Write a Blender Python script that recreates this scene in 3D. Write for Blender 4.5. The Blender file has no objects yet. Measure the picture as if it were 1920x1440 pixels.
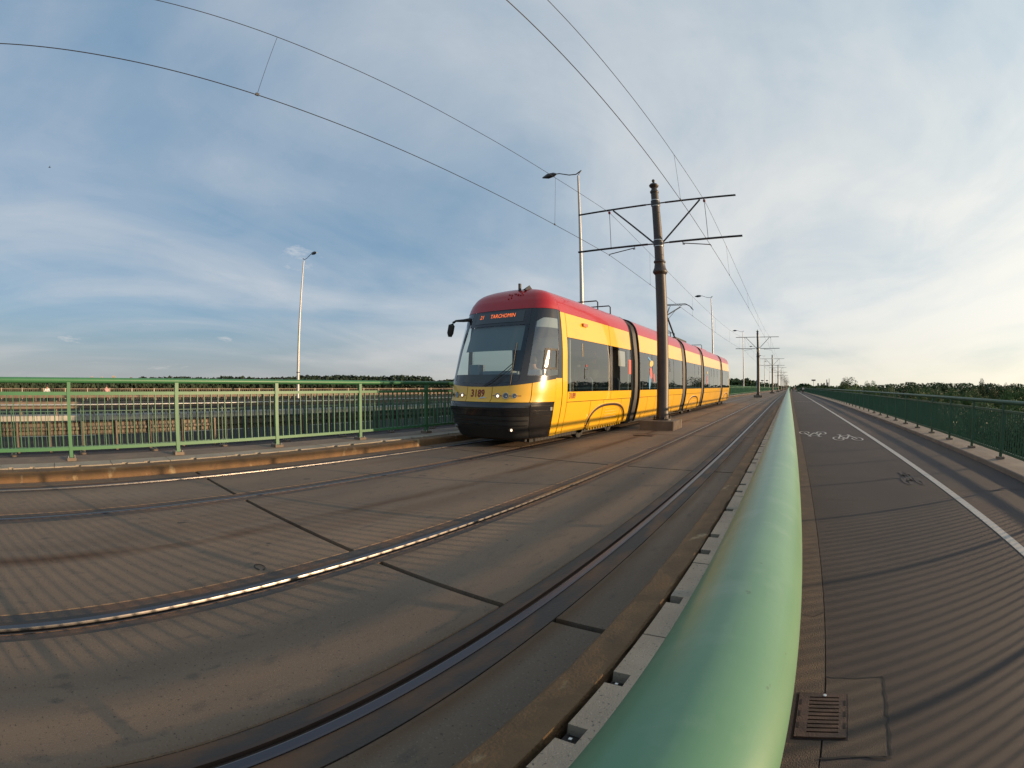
import bpy, bmesh, math, random
from mathutils import Vector, Matrix
R = math.radians
rnd = random.Random(7)
S = bpy.context.scene
COL = S.collection

# ------------------------------------------------------------------ camera
CAM_H = 1.30
AX = ((0.83029295, -0.00349063, -0.55731627), (0.55730482, -0.00376194, 0.83029945), (0.00499486, 0.99998683, 0.00117817))
cd = bpy.data.cameras.new('camera')
cam = bpy.data.objects.new('camera', cd); COL.objects.link(cam)
right = Vector((AX[0][0], AX[1][0], AX[2][0])); up = Vector((AX[0][1], AX[1][1], AX[2][1])); fwd = Vector((AX[0][2], AX[1][2], AX[2][2]))
Mx = Matrix.Identity(4)
for i in range(3):
    Mx[i][0] = right[i]; Mx[i][1] = up[i]; Mx[i][2] = -fwd[i]
Mx[0][3], Mx[1][3], Mx[2][3] = 0, 0, CAM_H
cam.matrix_world = Mx
cd.type = 'PANO'; S.render.engine = 'CYCLES'
for holder in (cd, getattr(cd, 'cycles', None)):          # fisheye lens of the photograph
    try:
        holder.panorama_type = 'FISHEYE_EQUISOLID'; holder.fisheye_fov = R(180); holder.fisheye_lens = 36 * 890 / 1920
        break
    except Exception:
        pass
cd.sensor_fit = 'HORIZONTAL'; cd.sensor_width = 36; cd.sensor_height = 27
cd.clip_start = 0.02; cd.clip_end = 8000
cd.dof.use_dof = True; cd.dof.focus_distance = 9.0; cd.dof.aperture_fstop = 190
S.camera = cam
# ------------------------------------------------------------------ world, sun, exposure
SUN_AZ, SUN_EL = 66.0, 7.6          # degrees clockwise from +Y, and above the horizon
sdir = Vector((math.sin(R(SUN_AZ)) * math.cos(R(SUN_EL)), math.cos(R(SUN_AZ)) * math.cos(R(SUN_EL)), math.sin(R(SUN_EL))))
S.view_settings.view_transform = 'Standard'; S.view_settings.look = 'None'; S.view_settings.gamma = 1
S.view_settings.exposure = 0.33
w = bpy.data.worlds.new('World'); S.world = w; w.use_nodes = True
nt = w.node_tree; nt.nodes.clear(); N = nt.nodes; K = nt.links
def nd(t, **kw):
    n = N.new(t)
    for k, v in kw.items(): setattr(n, k, v)
    return n
def mth(op, a, b=None, c=None, clamp=False):
    n = N.new('ShaderNodeMath'); n.operation = op; n.use_clamp = clamp
    for i, v in enumerate((a, b, c)):
        if v is None: continue
        if isinstance(v, (int, float)): n.inputs[i].default_value = v
        else: K.new(v, n.inputs[i])
    return n.outputs[0]
out = nd('ShaderNodeOutputWorld'); bg = nd('ShaderNodeBackground'); K.new(bg.outputs[0], out.inputs[0])
sky = nd('ShaderNodeTexSky', sky_type='NISHITA', sun_disc=False, sun_elevation=R(SUN_EL), sun_rotation=R(SUN_AZ), air_density=1.0, dust_density=0.8, ozone_density=2.2)
SKY_STRENGTH = 0.102
bg.inputs[1].default_value = SKY_STRENGTH
tc = nd('ShaderNodeTexCoord'); sx = nd('ShaderNodeSeparateXYZ'); K.new(tc.outputs['Generated'], sx.inputs[0])
den = mth('ADD', mth('MAXIMUM', sx.outputs[2], 0.0), 0.13)
cx = mth('DIVIDE', sx.outputs[0], den); cy = mth('DIVIDE', sx.outputs[1], den)
comb = nd('ShaderNodeCombineXYZ'); K.new(cx, comb.inputs[0]); K.new(cy, comb.inputs[1])
def noise(scale, detail=6, rough=.55, dist=0.0, rot=0.0, sc=(1, 1, 1), loc=(0, 0, 0)):
    mp = nd('ShaderNodeMapping'); mp.inputs['Rotation'].default_value = (0, 0, R(rot)); mp.inputs['Scale'].default_value = sc; mp.inputs['Location'].default_value = loc
    K.new(comb.outputs[0], mp.inputs[0])
    n = nd('ShaderNodeTexNoise'); n.inputs['Scale'].default_value = scale; n.inputs['Detail'].default_value = detail
    n.inputs['Roughness'].default_value = rough; n.inputs['Distortion'].default_value = dist
    K.new(mp.outputs[0], n.inputs[0]); return n.outputs[0]
def ramp(v, a, b):
    n = nd('ShaderNodeMapRange', interpolation_type='SMOOTHSTEP'); n.inputs[1].default_value = a; n.inputs[2].default_value = b; K.new(v, n.inputs[0]); return n.outputs[0]
n1 = noise(0.30, 3, .5, .6, 35, (1, .6, 1), (1.3, .4, 0))          # broad cloud fields
n2 = noise(0.55, 7, .54, 1.0, 28, (1.0, .5, 1), (5, 2, 0))           # streaks
n3 = noise(2.0, 10, .62, .8, 20, (1, .6, 1), (2, 7, 0))              # fine wisps
cov = mth('ADD', mth('ADD', mth('MULTIPLY', n1, .85), mth('MULTIPLY', n2, .7)), mth('MULTIPLY', n3, .14))
cosun = mth('ADD', mth('ADD', mth('MULTIPLY', sx.outputs[0], sdir.x), mth('MULTIPLY', sx.outputs[1], sdir.y)), mth('MULTIPLY', sx.outputs[2], sdir.z))
cov = mth('ADD', cov, mth('MULTIPLY', cosun, .11))
cirrus = mth('MULTIPLY', ramp(cov, .55, 1.02), .95)
puffn = noise(1.5, 12, .62, .2, 0, (1, .8, 1), (3.2, 1.1, 0))
puff = mth('MULTIPLY', mth('MULTIPLY', ramp(puffn, .585, .70), ramp(sx.outputs[2], .42, .25)), .8)
cloud = mth('MAXIMUM', cirrus, puff)
hz = nd('ShaderNodeMapRange'); hz.inputs[1].default_value = .16; hz.inputs[2].default_value = -.01; K.new(sx.outputs[2], hz.inputs[0])
hz = mth('POWER', hz.outputs[0], 1.6)
# cloud and haze light: brighter and warmer towards the sun
glow = mth('POWER', mth('MAXIMUM', mth('MULTIPLY', mth('ADD', cosun, 1.0), .5), 0.0), 2.2)
cr = nd('ShaderNodeMix', data_type='RGBA'); K.new(glow, cr.inputs[0])
cr.inputs[6].default_value = (4.6, 4.9, 5.3, 1); cr.inputs[7].default_value = (8.6, 8.3, 7.4, 1)
hr = nd('ShaderNodeMix', data_type='RGBA'); K.new(glow, hr.inputs[0])
hr.inputs[6].default_value = (3.4, 3.4, 3.2, 1); hr.inputs[7].default_value = (9.6, 8.8, 6.6, 1)
m0 = nd('ShaderNodeMix', data_type='RGBA'); m0.inputs[0].default_value = .7; K.new(sky.outputs[0], m0.inputs[6])
bl = nd('ShaderNodeMix', data_type='RGBA'); K.new(glow, bl.inputs[0])
bl.inputs[6].default_value = (1.45, 2.75, 4.25, 1); bl.inputs[7].default_value = (3.4, 5.0, 6.3, 1)
K.new(bl.outputs[2], m0.inputs[7])
m1 = nd('ShaderNodeMix', data_type='RGBA'); K.new(cloud, m1.inputs[0]); K.new(m0.outputs[2], m1.inputs[6]); K.new(cr.outputs[2], m1.inputs[7])
m2 = nd('ShaderNodeMix', data_type='RGBA'); K.new(mth('MULTIPLY', hz, .85), m2.inputs[0]); K.new(m1.outputs[2], m2.inputs[6]); K.new(hr.outputs[2], m2.inputs[7])
K.new(m2.outputs[2], bg.inputs[0])
sl = bpy.data.lights.new('sun', 'SUN'); so = bpy.data.objects.new('sun', sl); COL.objects.link(so)
sl.energy = 5.0; sl.angle = R(0.85); sl.color = (1.0, 0.70, 0.42)
so.rotation_euler = sdir.to_track_quat('Z', 'Y').to_euler(); so.location = (20, 10, 30)

# ------------------------------------------------------------------ materials
def mat(name, col, rough=.6, metal=0.0, var=0.0, vscale=3.0, col2=None, bump=0.0, bscale=60.0, spec=.5, coat=0.0, stretch=(1, 1, 1), dirt=None, detail=6, lo=.35, hi=.65, obj=False, emit=None, trans=0):
    m = bpy.data.materials.new(name); m.use_nodes = True
    t = m.node_tree; b = t.nodes['Principled BSDF']; L = t.links
    b.inputs['Base Color'].default_value = (*col, 1); b.inputs['Roughness'].default_value = rough; b.inputs['Metallic'].default_value = metal
    b.inputs['Specular IOR Level'].default_value = spec; b.inputs['Coat Weight'].default_value = coat; b.inputs['Coat Roughness'].default_value = .04
    if emit:
        b.inputs['Emission Color'].default_value = (*emit[:3], 1); b.inputs['Emission Strength'].default_value = emit[3]
    geo = t.nodes.new('ShaderNodeTexCoord' if obj else 'ShaderNodeNewGeometry'); src = geo.outputs['Object'] if obj else geo.outputs['Position']
    def nz(scale, det, st=(1, 1, 1)):
        mp = t.nodes.new('ShaderNodeMapping'); mp.inputs['Scale'].default_value = st; L.new(src, mp.inputs[0])
        n = t.nodes.new('ShaderNodeTexNoise'); n.inputs['Scale'].default_value = scale; n.inputs['Detail'].default_value = det; L.new(mp.outputs[0], n.inputs[0]); return n.outputs[0]
    def rmp(v, a, b_):
        n = t.nodes.new('ShaderNodeMapRange'); n.inputs[1].default_value = a; n.inputs[2].default_value = b_; L.new(v, n.inputs[0]); return n.outputs[0]
    cur = None
    if col2 or var:
        c2 = col2 or tuple(min(1, c * (1 + var)) for c in col); c1 = col if col2 else tuple(c * (1 - var) for c in col)
        mx = t.nodes.new('ShaderNodeMix'); mx.data_type = 'RGBA'; mx.inputs[6].default_value = (*c1, 1); mx.inputs[7].default_value = (*c2, 1)
        L.new(rmp(nz(vscale, detail, stretch), lo, hi), mx.inputs[0]); cur = mx.outputs[2]
    for d in (dirt or []):      # (colour, scale, stretch, lo, hi, amount)
        mx = t.nodes.new('ShaderNodeMix'); mx.data_type = 'RGBA'; mx.inputs[7].default_value = (*d[0], 1)
        if cur is None: mx.inputs[6].default_value = (*col, 1)
        else: L.new(cur, mx.inputs[6])
        ml = t.nodes.new('ShaderNodeMath'); ml.operation = 'MULTIPLY'; ml.inputs[1].default_value = d[5]; L.new(rmp(nz(d[1], 8, d[2]), d[3], d[4]), ml.inputs[0])
        L.new(ml.outputs[0], mx.inputs[0]); cur = mx.outputs[2]
    if cur is not None: L.new(cur, b.inputs['Base Color'])
    if bump:
        bp = t.nodes.new('ShaderNodeBump'); bp.inputs['Strength'].default_value = bump; bp.inputs['Distance'].default_value = .01
        L.new(nz(bscale, 6), bp.inputs['Height']); L.new(bp.outputs[0], b.inputs['Normal'])
    return m
def glassmat(name, tint, refl_ior=1.6, see=.6, rough=.02):
    m = bpy.data.materials.new(name); m.use_nodes = True; t = m.node_tree; t.nodes.clear()
    o = t.nodes.new('ShaderNodeOutputMaterial'); mx = t.nodes.new('ShaderNodeMixShader'); fr = t.nodes.new('ShaderNodeFresnel'); fr.inputs[0].default_value = refl_ior
    gl = t.nodes.new('ShaderNodeBsdfGlossy'); gl.inputs['Roughness'].default_value = rough; gl.inputs[0].default_value = (1, 1, 1, 1)
    tr = t.nodes.new('ShaderNodeBsdfTransparent'); tr.inputs[0].default_value = (*tint, 1)
    gm = t.nodes.new('ShaderNodeNewGeometry'); iv = t.nodes.new('ShaderNodeMath'); iv.operation = 'SUBTRACT'; iv.inputs[0].default_value = 1.0; t.links.new(gm.outputs['Backfacing'], iv.inputs[1])
    ml = t.nodes.new('ShaderNodeMath'); ml.operation = 'MULTIPLY'; t.links.new(fr.outputs[0], ml.inputs[0]); t.links.new(iv.outputs[0], ml.inputs[1]); t.links.new(ml.outputs[0], mx.inputs[0]); t.links.new(tr.outputs[0], mx.inputs[1]); t.links.new(gl.outputs[0], mx.inputs[2]); t.links.new(mx.outputs[0], o.inputs[0])
    return m
RUST = (.16, .075, .03)
M = {}
M['slab'] = mat('deck_concrete', (.212, .144, .094), .85, var=.0, col2=(.134, .102, .074), vscale=.9, stretch=(1.0, .3, 1), bump=.35, bscale=150, spec=.35,
                dirt=[((.105, .056, .028), 1.1, (1.6, .14, 1), .52, .72, .5), ((.075, .066, .056), 11, (1, .4, 1), .58, .70, .55), ((.24, .19, .14), .8, (.5, .2, 1), .6, .75, .5), ((.04, .034, .03), 3.1, (1, .7, 1), .70, .715, .75), ((.26, .21, .16), 90, (1, 1, 1), .58, .68, .5), ((.04, .034, .028), 55, (1, 1, 1), .62, .68, .7)])
def stain(m, xc, wd, colr, amt):
    t = m.node_tree; b = t.nodes['Principled BSDF']; src = b.inputs['Base Color'].links[0].from_socket; g = t.nodes.new('ShaderNodeNewGeometry'); sp = t.nodes.new('ShaderNodeSeparateXYZ'); t.links.new(g.outputs['Position'], sp.inputs[0])
    def m_(op, a, c): 
        n = t.nodes.new('ShaderNodeMath'); n.operation = op; n.use_clamp = op == 'MULTIPLY'
        for i, v in enumerate((a, c)):
            if isinstance(v, (int, float)): n.inputs[i].default_value = v
            else: t.links.new(v, n.inputs[i])
        return n.outputs[0]
    mp = t.nodes.new('ShaderNodeMapping'); mp.inputs['Scale'].default_value = (1, .25, 1); t.links.new(g.outputs['Position'], mp.inputs[0])
    nz = t.nodes.new('ShaderNodeTexNoise'); nz.inputs['Scale'].default_value = 3.0; nz.inputs['Detail'].default_value = 8; t.links.new(mp.outputs[0], nz.inputs[0])
    d = m_('ABSOLUTE', m_('ADD', sp.outputs[0], -xc), 0); d = m_('SUBTRACT', 1.0, m_('DIVIDE', d, wd)); d = t.nodes.new('ShaderNodeMapRange') if False else d
    k = m_('MULTIPLY', m_('MAXIMUM', d, 0.0), m_('MULTIPLY', m_('SUBTRACT', nz.outputs[0], .32), 5.0)); k = m_('MULTIPLY', k, amt)
    mx = t.nodes.new('ShaderNodeMix'); mx.data_type = 'RGBA'; mx.inputs[7].default_value = (*colr, 1); t.links.new(src, mx.inputs[6]); t.links.new(k, mx.inputs[0]); t.links.new(mx.outputs[2], b.inputs['Base Color'])
stain(M['slab'], -3.86, .15, (.075, .036, .016), .95)
for xr_ in (-6.585, -5.15, -2.735, -1.30): stain(M['slab'], xr_, .28, (.10, .052, .024), .5)
stain(M['slab'], -1.09, .09, (.10, .055, .026), .8)
M['mastic'] = mat('joint_mastic', (.042, .034, .028), .7, bump=.3, bscale=90)
M['filler'] = mat('rail_filler', (.055, .044, .036), .75, bump=.5, bscale=60, dirt=[(RUST, 5, (1, .3, 1), .45, .62, .75)])
M['rail'] = mat('polished_rail', (.20, .185, .175), .36, 1.0, bump=.04, bscale=40)
M['raild'] = mat('dull_rail', (.085, .080, .090), .34, .8, bump=.05, bscale=40)
M['railrust'] = mat('rail_side', (.10, .06, .04), .6, .3, dirt=[((.04, .03, .03), 6, (1, .2, 1), .4, .6, .6)])
M['kerb'] = mat('kerb_mastic', (.185, .104, .046), .85, col2=(.125, .074, .035), vscale=4, bump=.9, bscale=70, dirt=[((.36, .27, .15), 2.6, (2, 1.4, 1), .63, .70, .75), ((.07, .05, .035), 9, (1, 1, 1), .6, .7, .5)])
M['conduit'] = mat('slab_concrete', (.33, .28, .215), .8, col2=(.26, .22, .17), vscale=3, bump=.35, bscale=160, dirt=[((.07, .06, .05), 70, (1, 1, 1), .62, .68, .85), ((.5, .45, .36), 120, (1, 1, 1), .62, .7, .6)])
M['strip'] = mat('strip_concrete', (.21, .155, .105), .88, col2=(.15, .115, .085), vscale=2.5, bump=.9, bscale=110)
M['path'] = mat('path_asphalt', (.066, .052, .047), .85, col2=(.050, .041, .039), vscale=.7, stretch=(1, .6, 1), bump=1.0, bscale=210, spec=.4,
                dirt=[((.05, .045, .045), 1.4, (1, .3, 1), .60, .8, .6), ((.19, .15, .13), 240, (1, 1, 1), .62, .7, .5)])
M['pathedge'] = mat('path_edge_mastic', (.115, .082, .056), .9, col2=(.085, .063, .046), vscale=4, bump=.9, bscale=110)
M['patch'] = mat('patch_asphalt', (.082, .062, .048), .85, col2=(.064, .052, .042), vscale=2, bump=1.0, bscale=190)
M['footway'] = mat('footway_asphalt', (.062, .052, .050), .85, col2=(.088, .064, .054), vscale=.35, stretch=(1, .35, 1), lo=.48, hi=.54, bump=1.0, bscale=200, spec=.4)
M['crack'] = mat('crack_seal', (.02, .017, .015), .8)
M['road'] = mat('road_asphalt', (.042, .037, .034), .95, spec=.12, var=.15, vscale=1.2, stretch=(1, .3, 1), bump=.6, bscale=120)
M['white'] = mat('road_paint', (.46, .42, .37), .7, bump=.4, bscale=150, dirt=[((.16, .14, .12), 22, (1, 1, 1), .55, .72, .7)])
M['ghost'] = mat('worn_black_paint', (.040, .034, .032), .8, dirt=[((.062, .050, .046), 14, (1, 1, 1), .42, .56, 1.0)])
M['concrete'] = mat('bridge_concrete', (.30, .28, .25), .85, var=.2, vscale=1.5, bump=.4, bscale=50)
M['kerb_r'] = mat('path_kerb', (.27, .215, .165), .85, col2=(.20, .16, .13), vscale=2, bump=.5, bscale=90)
M['green'] = mat('green_paint', (.040, .150, .062), .45, col2=(.034, .130, .056), vscale=2.5, spec=.5, bump=.05, bscale=60)
M['greentube'] = mat('worn_green_paint', (.10, .225, .125), .36, col2=(.118, .25, .14), vscale=9, lo=.4, hi=.7, spec=.55, bump=.04, bscale=30,
                     dirt=[((.24, .33, .24), 22, (1, 1, 1), .55, .72, .4), ((.05, .09, .05), 60, (1, 1, 1), .715, .735, .7)])
M['greend'] = mat('dark_green_paint', (.017, .082, .046), .5, var=.12, vscale=2, spec=.5)
M['teal'] = mat('teal_paint', (.03, .09, .06), .5)
M['galv'] = mat('galvanised_steel', (.42, .41, .39), .45, .7, var=.12, vscale=8)
M['guard'] = mat('weathered_guardrail', (.145, .105, .078), .6, .2, var=.2, vscale=4)
M['lamp'] = mat('pale_grey_paint', (.44, .43, .41), .38, .2, var=.05)
M['lamphead'] = mat('dark_lamp_head', (.06, .065, .07), .4)
M['pole'] = mat('dark_brown_paint', (.048, .036, .030), .48, var=.15, vscale=6, spec=.5)
M['arm'] = mat('dark_arm_paint', (.03, .028, .027), .4)
M['found'] = mat('footing_concrete', (.155, .12, .09), .85, var=.2, vscale=3, bump=.5, bscale=60)
M['band'] = mat('steel_band', (.6, .6, .58), .3, .9)
M['insul'] = mat('red_insulator', (.20, .03, .025), .35)
M['wire'] = mat('wire', (.03, .028, .028), .5, .5)
M['yellow'] = mat('tram_yellow', (.79, .435, .014), .28, var=.02, vscale=.8, dirt=[((.40, .23, .05), 1.3, (1, .5, 2.5), .5, .8, .30)], coat=.6, spec=.6, bump=.012, bscale=1.2)
M['red'] = mat('tram_red', (.36, .008, .010), .33, var=.03, coat=.4, spec=.5, bump=.012, bscale=1.5)
M['black'] = mat('tram_black', (.014, .014, .016), .22, coat=.5, bump=.01, bscale=2)
M['blackm'] = mat('matt_black', (.018, .018, .018), .6, bump=.1, bscale=20)
M['seam'] = mat('seam_shadow_gap', (.03, .015, .006), .9)
M['archd'] = mat('arch_recess_shade', (.030, .010, .005), .6)  # shade of the recess round the wheel cover, put into the tube's colour
M['bellow'] = mat('bellows_rubber', (.024, .020, .018), .6, var=.15, vscale=5, stretch=(1, 6, .6))
M['winglass'] = mat('tinted_window', (.080, .094, .084), .03, spec=1.0, coat=1.0, var=.25, vscale=.6)
M['winglass2'] = mat('dark_open_window', (.010, .010, .011), .06, spec=.7)
M['sideglass'] = glassmat('saloon_glass', (.50, .56, .53), 2.1, rough=.015)
M['floor_grey'] = mat('saloon_floor', (.10, .10, .11), .6); M['seat'] = mat('blue_grey_seat', (.10, .13, .20), .7); M['lining'] = mat('pale_lining', (.30, .30, .29), .6)
M['wingrey'] = mat('smoky_film', (.20, .22, .21), .08, spec=.9, coat=.6)
M['wscreen'] = glassmat('windscreen_glass', (.70, .78, .76), 1.75)
M['cabglass'] = glassmat('cab_glass', (.80, .84, .82), 2.5)
M['blind'] = mat('slate_blind', (.15, .18, .20), .7)
M['cabin'] = mat('cab_interior', (.035, .035, .042), .6)
M['cabwall'] = mat('pale_cab_wall', (.48, .47, .43), .6)
M['dash'] = mat('dash_blue_grey', (.20, .24, .28), .5)
M['led'] = mat('led_amber', (.3, .05, .0), .5, emit=(1.0, .19, .04, 1.0))
M['dispg'] = mat('display_glass', (.030, .038, .040), .12, coat=.6)
M['headl'] = mat('lit_headlight', (.8, .7, .6), .2, emit=(1, .72, .5, 1.6))
M['lens'] = mat('dark_lens', (.05, .055, .06), .08, coat=1.0)
M['chrome'] = mat('chrome_ring', (.45, .42, .38), .15, 1.0)
M['number'] = mat('dark_red_print', (.22, .02, .012), .5)
M['logo'] = mat('silver_print', (.45, .48, .5), .35, .4)
M['amber'] = mat('amber_lamp', (.50, .14, .01), .2, coat=.6)
M['sticker'] = mat('pink_sticker', (.62, .12, .09), .35)
M['decy'] = mat('yellow_decal', (.62, .42, .10), .35); M['decb'] = mat('blue_decal', (.12, .30, .50), .35)
M['iron'] = mat('cast_iron', (.085, .052, .036), .55, .5, var=.25, vscale=9, bump=.5, bscale=90)
M['ironhole'] = mat('iron_slot', (.012, .006, .004), .8)
M['skin'] = mat('skin', (.45, .26, .18), .6); M['shirt'] = mat('white_shirt', (.7, .7, .68), .8); M['dark'] = mat('dark_cloth', (.02, .02, .024), .8)
M['pink'] = mat('pink_cloth', (.55, .30, .26), .8); M['hair'] = mat('hair', (.03, .018, .012), .6); M['teeb'] = mat('pale_blue_shirt', (.42, .47, .5), .8)
M['leaf'] = mat('foliage', (.062, .112, .030), .65, col2=(.11, .168, .048), vscale=.22, spec=.25)
M['leafd'] = mat('dark_foliage', (.038, .066, .023), .7, col2=(.070, .102, .034), vscale=.25, spec=.2)
M['leafg'] = mat('willow_foliage', (.085, .125, .050), .65, col2=(.13, .17, .07), vscale=.3, spec=.25)
M['leaff'] = mat('far_forest', (.026, .042, .026), .8, col2=(.045, .062, .036), vscale=.05, spec=.1)
M['bark'] = mat('bark', (.07, .05, .035), .9, bump=.5, bscale=20)
M['grass'] = mat('meadow', (.050, .075, .028), .9, col2=(.09, .10, .045), vscale=.03)
M['water'] = mat('river_water', (.03, .045, .05), .08, spec=.6, bump=.4, bscale=1.5)
M['tower'] = mat('pale_tower_block', (.30, .25, .21), .8); M['towerd'] = mat('dark_tower_block', (.10, .08, .08), .8); M['panew'] = mat('far_window', (.07, .07, .08), .3)
M['board'] = mat('sign_board', (.09, .05, .04), .6)
M['car'] = mat('silver_car_paint', (.45, .46, .47), .3, .5, coat=.6); M['tyre'] = mat('tyre', (.015, .015, .015), .8)
M['bird'] = mat('plumage', (.02, .02, .02), .8)

# ------------------------------------------------------------------ helpers
def gramp(y): return max(0.0, .5 * ((y - 45) + math.sqrt((y - 45) ** 2 + 400)) - 2.5)
def warp(p):
    g = gramp(p[1]); return (p[0] + .0058 * g, p[1], p[2] - .0045 * g)
def tag(o, label=None, cat=None, group=None, kind=None):
    if label: o['label'] = label
    if cat: o['category'] = cat
    if group: o['group'] = group
    if kind: o['kind'] = kind
    return o
def empty(name, loc, label=None, cat=None, group=None, kind=None, parent=None, rz=0):
    o = bpy.data.objects.new(name, None); COL.objects.link(o); o.location = loc; o.rotation_euler = (0, 0, rz); o.empty_display_size = .3
    if parent: o.parent = parent
    return tag(o, label, cat, group, kind)
def link(name, me, parent=None, loc=(0, 0, 0)):
    o = bpy.data.objects.new(name, me); COL.objects.link(o); o.location = loc
    if parent: o.parent = parent
    return o
def copy_tree(o, parent=None):
    c = o.copy(); COL.objects.link(c); c.parent = parent
    for ch in list(o.children): copy_tree(ch, c)
    return c
class MB:
    def __init__(s): s.v = []; s.f = []; s.mi = []
    def add(s, vs, fs, mi=0):
        b = len(s.v); s.v += [tuple(v) for v in vs]; s.f += [tuple(b + i for i in f) for f in fs]; s.mi += [mi] * len(fs); return s
    def box(s, x0, x1, y0, y1, z0, z1, mi=0, ny=1):
        vs = []; fs = []
        for k in range(ny + 1):
            y = y0 + (y1 - y0) * k / ny; vs += [(x0, y, z0), (x1, y, z0), (x1, y, z1), (x0, y, z1)]
        fs.append((0, 1, 2, 3)); e = 4 * ny; fs.append((e + 3, e + 2, e + 1, e))
        for k in range(ny):
            a = 4 * k
            for i in range(4): j = (i + 1) % 4; fs.append((a + j, a + i, a + 4 + i, a + 4 + j))
        return s.add(vs, fs, mi)
    def prism(s, prof, y0, y1, ny=1, mi=0, cap=True):      # profile (x,z) swept along y
        n = len(prof); vs = []; fs = []
        for k in range(ny + 1):
            y = y0 + (y1 - y0) * k / ny; vs += [(x, y, z) for x, z in prof]
        for k in range(ny):
            for i in range(n): j = (i + 1) % n; fs.append((n * k + j, n * k + i, n * (k + 1) + i, n * (k + 1) + j))
        if cap: fs.append(tuple(range(n))); fs.append(tuple(n * ny + i for i in reversed(range(n))))
        return s.add(vs, fs, mi)
    def tube(s, pts, r, n=8, mi=0, cap=True):
        pts = [Vector(p) for p in pts]; rs = r if isinstance(r, (list, tuple)) else [r] * len(pts); vs = []; fs = []
        for i, p in enumerate(pts):
            t = (pts[min(i + 1, len(pts) - 1)] - pts[max(i - 1, 0)]).normalized()
            a = t.cross(Vector((0, 0, 1)) if abs(t.z) < .95 else Vector((1, 0, 0))).normalized(); b = t.cross(a)
            for k in range(n):
                q = 2 * math.pi * k / n; vs.append(p + rs[i] * (math.cos(q) * a + math.sin(q) * b))
        for i in range(len(pts) - 1):
            for k in range(n): j = (k + 1) % n; fs.append((i * n + k, i * n + j, (i + 1) * n + j, (i + 1) * n + k))
        if cap: fs.append(tuple(reversed(range(n)))); fs.append(tuple((len(pts) - 1) * n + k for k in range(n)))
        return s.add(vs, fs, mi)
    def lathe(s, prof, c=(0, 0, 0), n=20, mi=0):           # (r,z) about z
        vs = []; fs = []; m = len(prof)
        for r, z in prof:
            for k in range(n): q = 2 * math.pi * k / n; vs.append((c[0] + r * math.cos(q), c[1] + r * math.sin(q), c[2] + z))
        for i in range(m - 1):
            for k in range(n): j = (k + 1) % n; fs.append((i * n + k, i * n + j, (i + 1) * n + j, (i + 1) * n + k))
        fs.append(tuple(reversed(range(n)))); fs.append(tuple((m - 1) * n + k for k in range(n)))
        return s.add(vs, fs, mi)
    def grid(s, fn, nu, nv, mi=0, flip=False):
        vs = [fn(i / nu, j / nv) for j in range(nv + 1) for i in range(nu + 1)]; fs = []
        for j in range(nv):
            for i in range(nu):
                a = j * (nu + 1) + i; q = (a, a + 1, a + nu + 2, a + nu + 1); fs.append(q[::-1] if flip else q)
        return s.add(vs, fs, mi)
    def mesh(s, name, mats, smooth=False, off=(0, 0, 0), wp=False, auto=None):
        vs = [warp(v) for v in s.v] if wp else s.v
        vs = [(v[0] - off[0], v[1] - off[1], v[2] - off[2]) for v in vs]
        me = bpy.data.meshes.new(name); me.from_pydata(vs, [], s.f); me.update()
        for m in (mats if isinstance(mats, (list, tuple)) else [mats]): me.materials.append(M[m] if isinstance(m, str) else m)
        if any(s.mi): me.polygons.foreach_set('material_index', s.mi)
        if smooth:
            me.polygons.foreach_set('use_smooth', [True] * len(me.polygons))
            try: me.set_sharp_from_angle(angle=R(auto or 40))
            except Exception: pass
        return me
    def build(s, name, mats, parent=None, smooth=False, wp=False, auto=None):
        off = parent.location if parent else (0, 0, 0)
        if parent and parent.parent: off = parent.location + parent.parent.location
        return link(name, s.mesh(name, mats, smooth, off, wp, auto), parent)
def struct(o, label=None):
    o['kind'] = 'structure'
    if label: o['label'] = label
    return o
def text_mesh(body, size=1.0, xs=1.0, bold=.03):
    cu = bpy.data.curves.new('t', 'FONT'); cu.body = body; cu.size = size; cu.align_x = 'CENTER'; cu.align_y = 'CENTER'; cu.resolution_u = 2; cu.offset = size * bold
    o = bpy.data.objects.new('t', cu); COL.objects.link(o); bpy.context.view_layer.update()
    me = bpy.data.meshes.new_from_object(o.evaluated_get(bpy.context.evaluated_depsgraph_get()))
    vs = [(v.co.x * xs, v.co.y) for v in me.vertices]; fs = [tuple(p.vertices) for p in me.polygons]
    bpy.data.objects.remove(o); bpy.data.meshes.remove(me); return vs, fs

Y0, Y1, NY = -14.0, 620.0, 60
def ysegs(y0, y1):
    ys = [y0]
    while ys[-1] < y1: ys.append(min(y1, ys[-1] + max(4.0, abs(ys[-1]) * .15)))
    return ys
def sweep(mb, prof, y0, y1, mi=0):
    ys = ysegs(y0, y1); n = len(prof); vs = [(x, y, z) for y in ys for x, z in prof]; fs = []
    for k in range(len(ys) - 1):
        for i in range(n): j = (i + 1) % n; fs.append((n * k + j, n * k + i, n * (k + 1) + i, n * (k + 1) + j))
    fs.append(tuple(range(n))); fs.append(tuple(n * (len(ys) - 1) + i for i in reversed(range(n))))
    return mb.add(vs, fs, mi)
def rect(x0, x1, z0, z1): return [(x0, z0), (x1, z0), (x1, z1), (x0, z1)]
def lsweep(prof, y0, y1, name, m, parent=None, smooth=False, **kw):
    return sweep(MB(), prof, y0, y1).build(name, m, parent, smooth=smooth, wp=True, **kw)

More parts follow.
